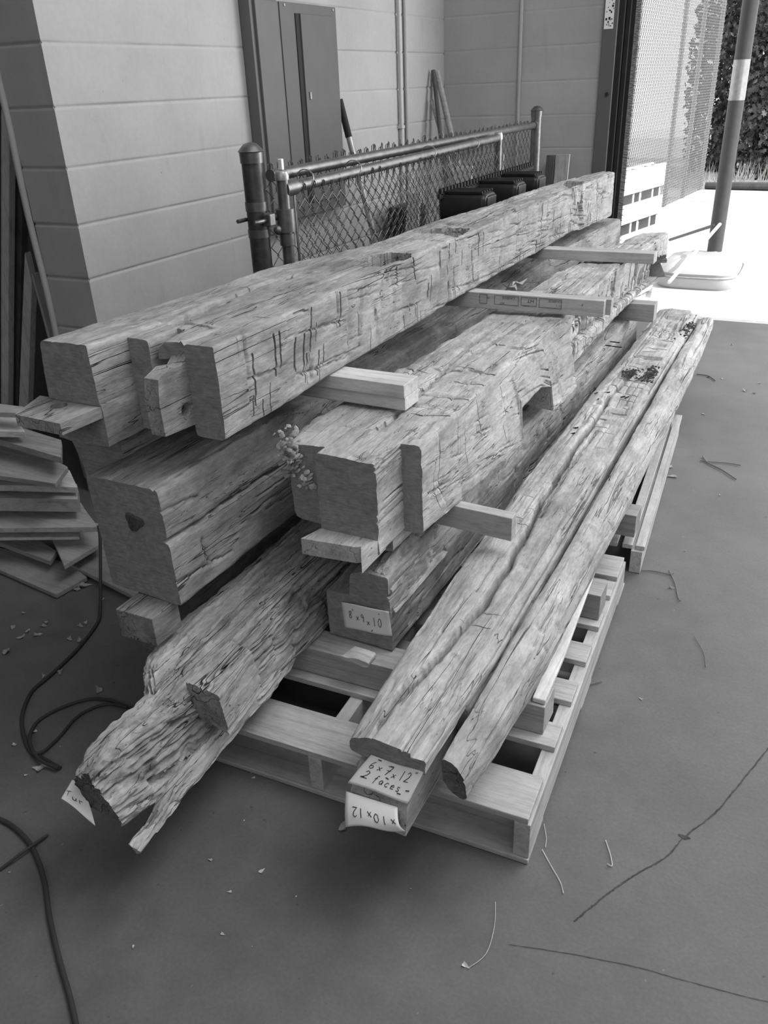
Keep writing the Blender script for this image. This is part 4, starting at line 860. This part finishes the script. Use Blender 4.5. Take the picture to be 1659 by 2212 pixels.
# ------------------------------------------------------------------ pile of boards at left
def pile(pts, z, th, mt, label, i):
    P_ = [onz(x, y, z) for x, y in pts]; b = MB().prism(P_, th); lo_ = P_[0]-np.array([0, 0, th])
    o = b.build('scrap_board', m[mt], None, tuple(lo_), bevel=.002); return tag(o, label, 'board', 'scrap boards piled at the left')
pile([(-60, 1215), (0, 1231), (121, 1284), (188, 1246), (150, 1216), (-60, 1170)], .022, .018, 'lumber_grey', 'wide thin panel lying lowest on the floor at the left of the pile', 0)
pile([(150, 1218), (290, 1288), (330, 1255), (215, 1160)], .035, .018, 'lumber_grey', 'panel on the floor reaching under the deep dark timber', 1)
pile([(-60, 1150), (0, 1172), (108, 1212), (122, 1190), (60, 1150), (-60, 1110)], .075, .02, 'lumber_grey', 'dark short board over the floor panel, second lowest at the left edge', 2)
pile([(95, 1120), (117, 1172), (138, 1221), (216, 1174), (215, 1130)], .10, .02, 'lumber', 'pointed board corner sticking out toward the cable', 3)
pile([(-60, 1164), (0, 1162), (171, 1160), (172, 1150), (120, 1110), (-60, 1118)], .15, .012, 'lumber_pale', 'thin pale lath, its bright edge crossing above the pointed corner', 4)
pile([(-60, 1142), (0, 1140), (213, 1138), (188, 1106), (174, 1085), (-60, 1090)], .20, .022, 'lumber', 'broad board of the left pile with a long straight front edge', 5)
pile([(-60, 1078), (0, 1076), (168, 1078), (166, 1045), (-60, 1040)], .29, .055, 'lumber', 'thick plank in the middle of the left pile', 6)
pile([(-60, 1052), (0, 1048), (167, 1052), (150, 1015), (-60, 1020)], .33, .025, 'lumber_pale', 'brightest plank of the left pile', 7)
pile([(-60, 1022), (0, 1027), (119, 1044), (146, 1008), (60, 960), (-60, 955)], .40, .02, 'lumber_grey', 'grey board of the left pile, skewed to the left, under the dark one', 8)
pile([(-60, 942), (0, 950), (132, 988), (132, 950), (20, 915), (-60, 910)], .48, .025, 'lumber_grey', 'dark board high in the left pile', 9)
pile([(-60, 930), (0, 931), (54, 932), (34, 900), (-60, 895)], .53, .025, 'lumber_pale', 'short bright board end high in the left pile', 10)
pile([(-60, 888), (0, 890), (62, 893), (50, 878), (0, 872), (-60, 868)], .60, .02, 'lumber', 'topmost board of the left pile, touching the lap of the topmost timber', 11)

# ------------------------------------------------------------------ cables
def smooth(pts, n=10):
    P_ = [np.asarray(p, float) for p in pts]; out = []
    for i in range(len(P_)-1):
        a, b, c, d = P_[max(i-1, 0)], P_[i], P_[i+1], P_[min(i+2, len(P_)-1)]
        for k in range(n):
            t = k/n; out.append(.5*((2*b)+(-a+c)*t+(2*a-5*b+4*c-d)*t*t+(-a+3*b-3*c+d)*t**3))
    return out+[P_[-1]]
cz = .006
cable = [onz(212, 1136, .20), onz(216, 1160, .17), onz(217, 1250, .07), onz(216, 1320, .015)]+[onz(x, y, cz) for x, y in ((208, 1350), (165, 1405), (105, 1462), (68, 1495), (48, 1545), (52, 1590), (68, 1625), (95, 1640), (130, 1660))]
tag(MB().tube(smooth(cable), .0058, 10).build('power_cable', m['cord_rubber'], smooth=True), 'black cable hanging from the scrap boards and curving over the floor at the left', 'cable')
c2_ = [onz(x, y, z) for x, y, z in ((125, 1659, .016), (85, 1640, .017), (64, 1600, .012), (80, 1560, .006), (130, 1530, .006), (190, 1511, .006), (235, 1512, .006), (262, 1522, .006), (300, 1535, .006))]
tag(MB().tube(smooth(c2_), .0048, 10).build('power_cable', m['cord_rubber'], smooth=True), 'upper thin cord of the loop running under the rotten timber', 'cable')
c3_ = [onz(x, y, z) for x, y, z in ((70, 1628, .022), (95, 1622, .012), (130, 1590, .006), (165, 1550, .006), (205, 1528, .006), (240, 1521, .006), (275, 1528, .012))]
tag(MB().tube(smooth(c3_), .0044, 10).build('power_cable', m['cord_rubber'], smooth=True), 'lower thin cord of the loop running under the rotten timber', 'cable')
c4_ = [onz(x, y, .007) for x, y in ((-60, 1755), (0, 1770), (40, 1795), (72, 1835), (95, 1900), (108, 1985), (130, 2080), (150, 2150), (170, 2240))]
tag(MB().tube(smooth(c4_), .0058, 10).build('power_cable', m['cord_rubber'], smooth=True), 'black cable running down the lower left corner of the floor', 'cable')
c5_ = [onz(x, y, z) for x, y, z in ((-50, 1905, .0055), (0, 1878, .006), (50, 1840, .017), (103, 1804, .006))]
tag(MB().tube(smooth(c5_), .0036, 8).build('power_cable', m['cord_rubber'], smooth=True), 'short thin cord crossing over the cable at the left edge', 'cable')

# ------------------------------------------------------------------ floor litter
def leafmesh(seed, s=.018):
    R = random.Random(seed); n = 9; V = [(0, 0, 0)]; cur = R.uniform(.2, .9)
    for k in range(n):
        a = 2*math.pi*k/n; r = s*(.55+.5*R.random())*(1.3 if k % 3 == 0 else .8); V.append((r*math.cos(a), r*.65*math.sin(a), cur*r*abs(math.sin(a+R.random()))))
    me = bpy.data.meshes.new('dry_leaf'); me.from_pydata(V, [], [(0, k+1, (k+1) % n+1) for k in range(n)]); return me
lm_ = [leafmesh(i, .016) for i in range(6)]
for me in lm_: me.materials.append(m['leaf'])
lmp = [leafmesh(20+i, .011) for i in range(4)]
for me in lmp: me.materials.append(m['leaf_pale'])
def leaf(x, y, z=.001, pale=False, s=1, lab='small dry leaf lying on the concrete floor', grp='dry leaves on the floor'):
    me = random.choice(lmp if pale else lm_); o = bpy.data.objects.new('dry_leaf', me); COL.objects.link(o); p = onz(x, y, z); o.location = p
    o.rotation_euler[2] = random.uniform(0, 6.3); o.scale = (s, s, s); return tag(o, lab, 'leaf', grp)
for x, y, s in ((15, 1410, 1.3), (45, 1378, 1), (60, 1365, .8), (80, 1372, 1.1), (95, 1352, 1), (100, 1345, .7), (28, 1355, 1.1), (50, 1325, .6), (150, 1380, 1), (173, 1352, 1), (185, 1345, .8), (172, 1385, 1), (130, 1452, 1), (95, 1462, .7), (180, 1268, 1.6), (165, 1275, 1.2), (222, 1295, .8)):
    leaf(x, y, s=s, lab='dry brown leaf on the floor left of the pile', grp='leaves left of the pile')
for x, y, s in ((215, 1492, 1.3), (75, 1582, .9), (30, 1610, 1), (88, 1660, 1.5), (55, 1675, .6), (130, 1612, .3)):
    leaf(x, y, s=s, pale=s < 1.2, lab='leaf lying by the cable loops', grp='leaves by the cable loops')
for x, y, s in ((545, 1668, .8), (548, 1680, .9), (530, 1660, .4), (528, 1773, .5), (565, 1883, 1.3), (497, 1926, .9), (480, 2018, .9), (289, 2045, .8), (455, 1858, .7), (640, 1937, .5), (887, 1920, .3), (545, 2045, .3), (20, 1885, .5)):
    leaf(x, y, s=s*.7, pale=True, lab='pale leaf crumb on the open floor in front of the pile', grp='leaf crumbs in front of the pile')
l_ = leaf(742, 1790, s=1.1, lab='dark leaf below the hanging white note', grp=None)
for x, y, s in ((1455, 1030, 1.6), (1430, 1045, .9), (1610, 845, 1.1), (1560, 818, .9), (1530, 815, .7), (1520, 895, .9), (1580, 745, .7), (1450, 1010, .9), (1425, 1075, 1), (1480, 1190, .4), (1555, 1070, .5), (1450, 1270, .7), (1385, 1510, .5), (1630, 850, .8), (1640, 828, .8)):
    leaf(x, y, s=s, lab='dark curled leaf on the floor right of the pallets', grp='leaves right of the pallets')
def twig(pts, r, lab, pale=False, grp=None):
    tag(MB().tube(smooth([onz(x, y, .003+r) for x, y in pts], 5), r, 5).build('twig', m['leaf_pale' if pale else 'twig'], smooth=True), lab, 'twig', grp)
twig([(1171, 1835), (1190, 1870), (1210, 1905), (1217, 1930)], .0012, 'long pale straw on the floor right of the pallet corner', True)
twig([(1308, 1815), (1318, 1845), (1322, 1870), (1312, 1866)], .0014, 'thin forked straw in the middle of the right floor', True)
twig([(1070, 1948), (1068, 2000), (1050, 2060), (1010, 2092)], .0008, 'long curved leaf stalk near the bottom of the floor', True)
lf = leaf(1004, 2086, s=1.0, pale=True, lab='pale crumpled leaf at the end of the long curved stalk', grp=None)
twig([(1385, 1232), (1410, 1233), (1445, 1240), (1455, 1238)], .0022, 'straight dark twig beside the near corner of the far pallet')
twig([(1445, 1232), (1458, 1260), (1465, 1290), (1470, 1298)], .002, 'twig crossing the straight one, pointing to the camera')
twig([(1262, 1482), (1275, 1478), (1300, 1472)], .0018, 'short twig touching the pallet edge')
twig([(1518, 985), (1530, 1000), (1560, 1015), (1590, 1035)], .003, 'forked branch on the right floor')
twig([(1512, 995), (1540, 998), (1570, 1000), (1600, 1005)], .002, 'side twig beside the forked branch on the right floor')
twig([(1505, 808), (1530, 812), (1545, 822)], .003, 'short twig on the far right floor, beyond the forked branch')
twig([(1500, 1375), (1520, 1410), (1525, 1440)], .0012, 'faint stalk on the right floor, halfway down the frame')
twig([(1175, 1780), (1180, 1810), (1178, 1830)], .001, 'short straw beside the near pallet corner', True)
twig([(1020, 1055), (1045, 1062), (1070, 1075)], .003, 'twig in the dark below the second layer')
def ribbon(name, pts, w, mt, lab, z=.0012):
    P_ = smooth([onz(x, y, z) for x, y in pts], 14); R = random.Random(3); V = []; 
    for i, p in enumerate(P_):
        t = P_[min(i+1, len(P_)-1)]-P_[max(i-1, 0)]; t /= np.linalg.norm(t); s = np.array([-t[1], t[0], 0]); ww = w*(.5+R.random()); j = s*R.uniform(-1, 1)*w*.6
        V += [p+s*ww+j, p-s*ww+j]
    F = [(2*i, 2*i+1, 2*i+3, 2*i+2) for i in range(len(P_)-1)]; o = raw(name, V, F, m[mt]); o['kind'] = 'structure'; return o
ribbon('floor_crack', [(1665, 1610), (1600, 1690), (1545, 1755), (1478, 1808), (1440, 1850), (1380, 1885), (1320, 1925), (1270, 1965), (1240, 1990)], .0016, 'dirt', 'crack')
ribbon('floor_crack_far', [(1100, 2040), (1230, 2060), (1380, 2090), (1450, 2110), (1600, 2150), (1665, 2165)], .0007, 'dirt', 'crack')
for (x, y, w) in ((1478, 1808, .012),):
    V = [onz(x, y, .0014)+np.array([w*math.cos(a)*(1+.4*math.sin(3*a)), .5*w*math.sin(a), 0]) for a in ang]; o = raw('floor_stain', V, [tuple(range(18))], m['dirt']); o['kind'] = 'structure'

# ------------------------------------------------------------------ details on the timbers: nails, fungus, moss
def nail(P_, d, n_label='bent dark nail standing in the split timber', par=None):
    p = np.array(P_); o = MB().tube([p-np.array(par.location), p+np.array(d)-np.array(par.location)], .0028, 6).build('nail', m['nail'], par, smooth=True); return o
for x, y, dx, dy in ((1238, 925, .02, 0), (1231, 937, .02, 0), (1284, 851, .012, .008), (1292, 862, .004, -.012), (1306, 849, .022, .002), (1350, 860, .015, .01), (1340, 858, .02, 0)):
    p = onz(x, y, .412); nail(p, (dx, dy, .006), par=Fo)
for x, y in ((1318, 738), (1322, 748), (1300, 745)):
    p = onz(x, y, .455); nail(p, (.05, -.02, .005), par=Do)
def clump(cx, n, s, mt, par, spread, seed, name, flat=.5):
    R = random.Random(seed); b = MB()
    for _ in range(n):
        c = np.array(cx)+np.array([R.gauss(0, spread[0]), R.gauss(0, spread[1]), R.gauss(0, spread[2])]); a = R.uniform(0, 6.3); r = s*R.uniform(.5, 1.3); tl = R.uniform(-.9, .9); k = 6
        V = []
        for i in range(k):
            t = a+2*math.pi*i/k; rr = r*R.uniform(.6, 1.2); V.append(c+np.array([rr*math.cos(t), rr*math.sin(t)*.8, rr*flat*math.sin(t+tl)*1.2]))
        V.append(c+np.array([0, 0, r*.35])); b.add([v-np.array(par.location) for v in V], [(i, (i+1) % k, k) for i in range(k)]+[tuple(range(k))])
    return b.build(name, m[mt], par, fix=False)
clump((-1.118, 1.612, .765), 120, .0085, 'fungus', Co, (.015, .008, .03), 3, 'bracket_fungus')['label'] = 'pale crusty fungus'
clump((-1.075, 1.60, .70), 30, .008, 'fungus', Co, (.012, .006, .015), 4, 'bracket_fungus')['label'] = 'pale crusty fungus'
clump(onz(1405, 808, .415), 150, .0065, 'moss', Ho, (.012, .05, .006), 6, 'moss')['label'] = 'dark moss in the joint'
clump(onz(1365, 805, .41), 90, .006, 'moss', Fo, (.015, .03, .004), 7, 'moss')['label'] = 'dark moss on the upper face'
clump(onz(1485, 710, .40), 90, .007, 'moss', Ho, (.012, .08, .006), 8, 'moss')['label'] = 'dark moss near the far end'
for x, y, s in ((738, 1138, 1.), (748, 1142, .8), (715, 1127, .6), (775, 1152, .5), (730, 1143, .6)):
    leaf(x, y, .594, True, s, 'pale flake lying on the lap of the second layer timber', 'flakes on the projecting lap')
for x, y, s in ((1105, 628, 2.2), (1117, 618, 2.0)):
    leaf(x, y, .80, True, s*1.6, 'pale leaf in the shadowed gap between the two upper timbers', 'leaves in the upper gap')
cb_ = MB(); p = onz(378, 1290, .475); cb_.add([p, p+np.array([.02, -.005, .0]), p+np.array([.01, -.01, .03]), p+np.array([.022, .0, -.012])], [(0, 1, 2), (0, 3, 1)]); tag(cb_.build('wood_chip', m['leaf_pale'], fix=False), 'bright torn chip under the near corner of the deep dark timber', 'wood chip')

# ------------------------------------------------------------------ outdoors: pallets in the doorway, pole, base, fence, trees
dp = empty('door_pallet', (-1.30, 6.2, 0), 'pale pallet standing on edge in the doorway at the far end of the timbers', 'pallet')
pa, pb_ = ony(1328, 368, 6.22), ony(1440, 352, 7.15)
dd = np.array([pb_[0]-pa[0], pb_[1]-pa[1], 0]); Ld = np.linalg.norm(dd); dd /= Ld; nn = np.array([-dd[1], dd[0], 0]); rzp = math.atan2(dd[1], dd[0]); dp.location = (pa[0], pa[1], -.012); dp.rotation_euler[2] = rzp
ztp = (pa[2]+pb_[2])/2
for k, (z1, h) in enumerate(((0, .165), (.235, .135), (.45, .14), (.66, .12), (.86, .12))):
    zz = ztp-z1; MB().box((0, 0, max(.02, zz-h)), (Ld, .018, zz)).build('slat', m['pallet_white'], dp, bevel=.002)
for x in (.02, .42*Ld, .55*Ld, .80*Ld, Ld-.05): MB().box((x, .019, .0), (x+.035, .10, ztp-.01)).build('stringer', m['pallet_white'], dp, bevel=.002)
for k, (z1, h) in enumerate(((.0, .12), (.3, .12), (.62, .12))): MB().box((0, .101, max(.02, ztp-z1-h)), (Ld, .118, ztp-z1)).build('slat', m['lumber_pale'], dp, bevel=.002)

pr = empty('canopy_pole', (-.79, 7.9, -.012), 'tall thick steel pole standing in the sunlit doorway', 'pole')
MB().lathe((0, 0), [(.062, .0), (.062, 3.6)], 24).build('shaft', m['pole_paint'], pr, smooth=True)
zt_ = onx(1595, 130, -.79)
wz0, wz1 = ony(1592, 213, 7.9)[2], ony(1598, 125, 7.9)[2]
MB().lathe((0, 0), [(.0635, wz0), (.0635, wz1)], 24).build('wrap', m['galvanised'], pr, smooth=True)
pj = onx(1548, 455, -.80)
MB().tube([np.array([-.02, -.06, .44]), onz(1447, 518, .1)-np.array(pr.location)], .014, 8).build('brace', m['steel_dark'], pr, smooth=True)
MB().tube([np.array([.02, -.065, .45]), onz(1445, 610, .12)-np.array(pr.location)], .014, 8).build('brace', m['white_pole'], pr, smooth=True)
wb = empty('weight_bag', (-1.0, 7.35, -.012), 'pale puffed weight bag at the foot of the steel pole', 'bag')
n = 28; L = []
c_ = [onz(x, y, 0) for x, y in ((1437, 628), (1560, 630), (1578, 600), (1532, 575), (1452, 575))]; cen = np.mean(c_, 0)
def bagpt(a, s, z, w=0):
    ca, sa = math.cos(a), math.sin(a); return (.33*s*math.copysign(abs(ca)**.45, ca), .42*s*math.copysign(abs(sa)**.45, sa), z+w*math.sin(5*a)*math.cos(3*a))
wb.location = (float(cen[0]), float(cen[1])-.02, -.012)
for s, z, w in ((.95, 0, 0), (1., .03, 0), (1.0, .09, 0), (.96, .105, .0), (.97, .125, .004), (.88, .17, .012), (.6, .20, .02), (.3, .215, .01)): L.append([bagpt(2*math.pi*k/n, s, z, w) for k in range(n)])
V = [p for l in L for p in l]; F = [(i*n+k, i*n+(k+1) % n, (i+1)*n+(k+1) % n, (i+1)*n+k) for i in range(len(L)-1) for k in range(n)]+[tuple(range(n))[::-1], tuple(range((len(L)-1)*n, len(L)*n))]
MB().add(V, F).build('bag', m['white_plastic'], wb, smooth=True)
zt2 = [np.array(bagpt(2*math.pi*k/n, 1.005, .10)) for k in range(n+1)]; MB().tube(zt2, .006, 6).build('seam', m['galvanised'], wb, smooth=True)

fo = empty('yard_fence', (-2.2, 8.5, -.012), 'tall chain-link fence running away outside the doorway', 'fence')
A0 = np.array([-1.917-.10*(12.22-8.3), 8.3, -.012]); dF = np.array([.10, 1, 0]); dF /= np.linalg.norm(dF)
fabric('wire_mesh', A0, dF, 0, 5.9, .03, 3.5, m['wire_out'], fo, pitch=.068, r=.0045, sides=4, knuckle=0, off=fo.location, wob=.001)
for k, t in enumerate((.2, 2.1, 3.95, 4.9, 5.9)):
    p = A0+dF*t-np.array(fo.location)-np.cross(dF, [0, 0, 1])*.04; MB().lathe(p, [(.03, 0), (.03, 3.6)], 14).build('post', m['galvanised'], fo, smooth=True)
ru = empty('yard_fence', (-1.3, 14.2, -.012), 'far stretch of chain-link fence crossing in front of the trees', 'fence')
# vegetation
LV = [(0, 0), (.18, .28), (.5, .22), (.36, .5), (.62, .72), (.3, .7), (.2, 1.0), (0, .82)]
def foliage(n, c, sp, seed, size=.085):
    R = np.random.RandomState(seed); V = []; F = []; shape = np.array(LV+[(-a, b) for a, b in LV[-2:0:-1]]); k = len(shape)
    for i in range(n):
        u = R.normal(size=3); u /= np.linalg.norm(u); rr = R.uniform(.1, 1)**.5; p = np.array(c)+u*rr*np.array(sp); p[2] = max(p[2], .05)
        a = R.normal(size=3); a /= np.linalg.norm(a); b = np.cross(a, R.normal(size=3)); b /= np.linalg.norm(b); s = size*R.uniform(.6, 1.4)
        nn_ = np.cross(a, b)
        pts = p+s*(shape[:, :1]*a+(shape[:, 1:]-.5)*b)+nn_*s*.18*np.abs(shape[:, :1]); o = len(V); V += list(pts); F.append(tuple(range(o, o+k)))
    return V, F
plain('foliage', .10, .6, 0, .6, 3.0); plain('bark', .10, .9)
tr = [((-2.0, 17.2, 1.6), (.62, .6, 2.4), 5200, 'leafy tree behind the fence, left of the steel pole'), ((-1.0, 15.9, 1.5), (.62, .5, 2.3), 7000, 'leafy tree showing right of the steel pole, nearest the yard'), ((.25, 16.8, 2.0), (.85, .7, 2.8), 6000, 'leafy tree at the right edge of the doorway view'), ((-1.3, 19.0, 1.9), (1.2, .6, 2.9), 5200, 'tree standing furthest back beyond the yard')]
for i, (c, sp, n, lab) in enumerate(tr):
    root = empty('yard_tree', (c[0], c[1], -.012), lab, 'tree', 'trees beyond the yard')
    V, F = foliage(n, c, sp, 5+i); o = raw('crown', np.array(V)-np.array(root.location), F, m['foliage'], root)
    MB().tube([(0, 0, 0), (.05, .05, 1.), (.0, .1, c[2]+1)], [.07, .055, .03], 8).build('trunk', m['bark'], root, smooth=True)
R = random.Random(4); gb = MB()
for i in range(500):
    x = R.uniform(-2.4, 1.2); y = R.uniform(14.3, 15.2); h = R.uniform(.1, .42); dx = R.uniform(-.12, .12); gb.add([(x-.006, y, 0), (x+.006, y, 0), (x+dx, y+R.uniform(-.05, .05), h)], [(0, 1, 2)])
tag(gb.build('tall_grass', m['leaf_pale'], fix=False), 'dry grass along the far edge of the yard', 'grass', kind='stuff')
lg = MB().tube([(-1.7, 14.3, .04), (-.6, 14.2, .05), (1.2, 14.35, .04)], [.05, .06, .05], 8).build('fallen_log', m['dark_board'], smooth=True); tag(lg, 'thin dark log lying along the far edge of the yard', 'log')
sg = MB().box((-8, 14.4, -.05), (10, 26, -.005)).build('yard_ground', m['far_ground']); sg['kind'] = 'structure'
bpy.data.objects.remove(ru)
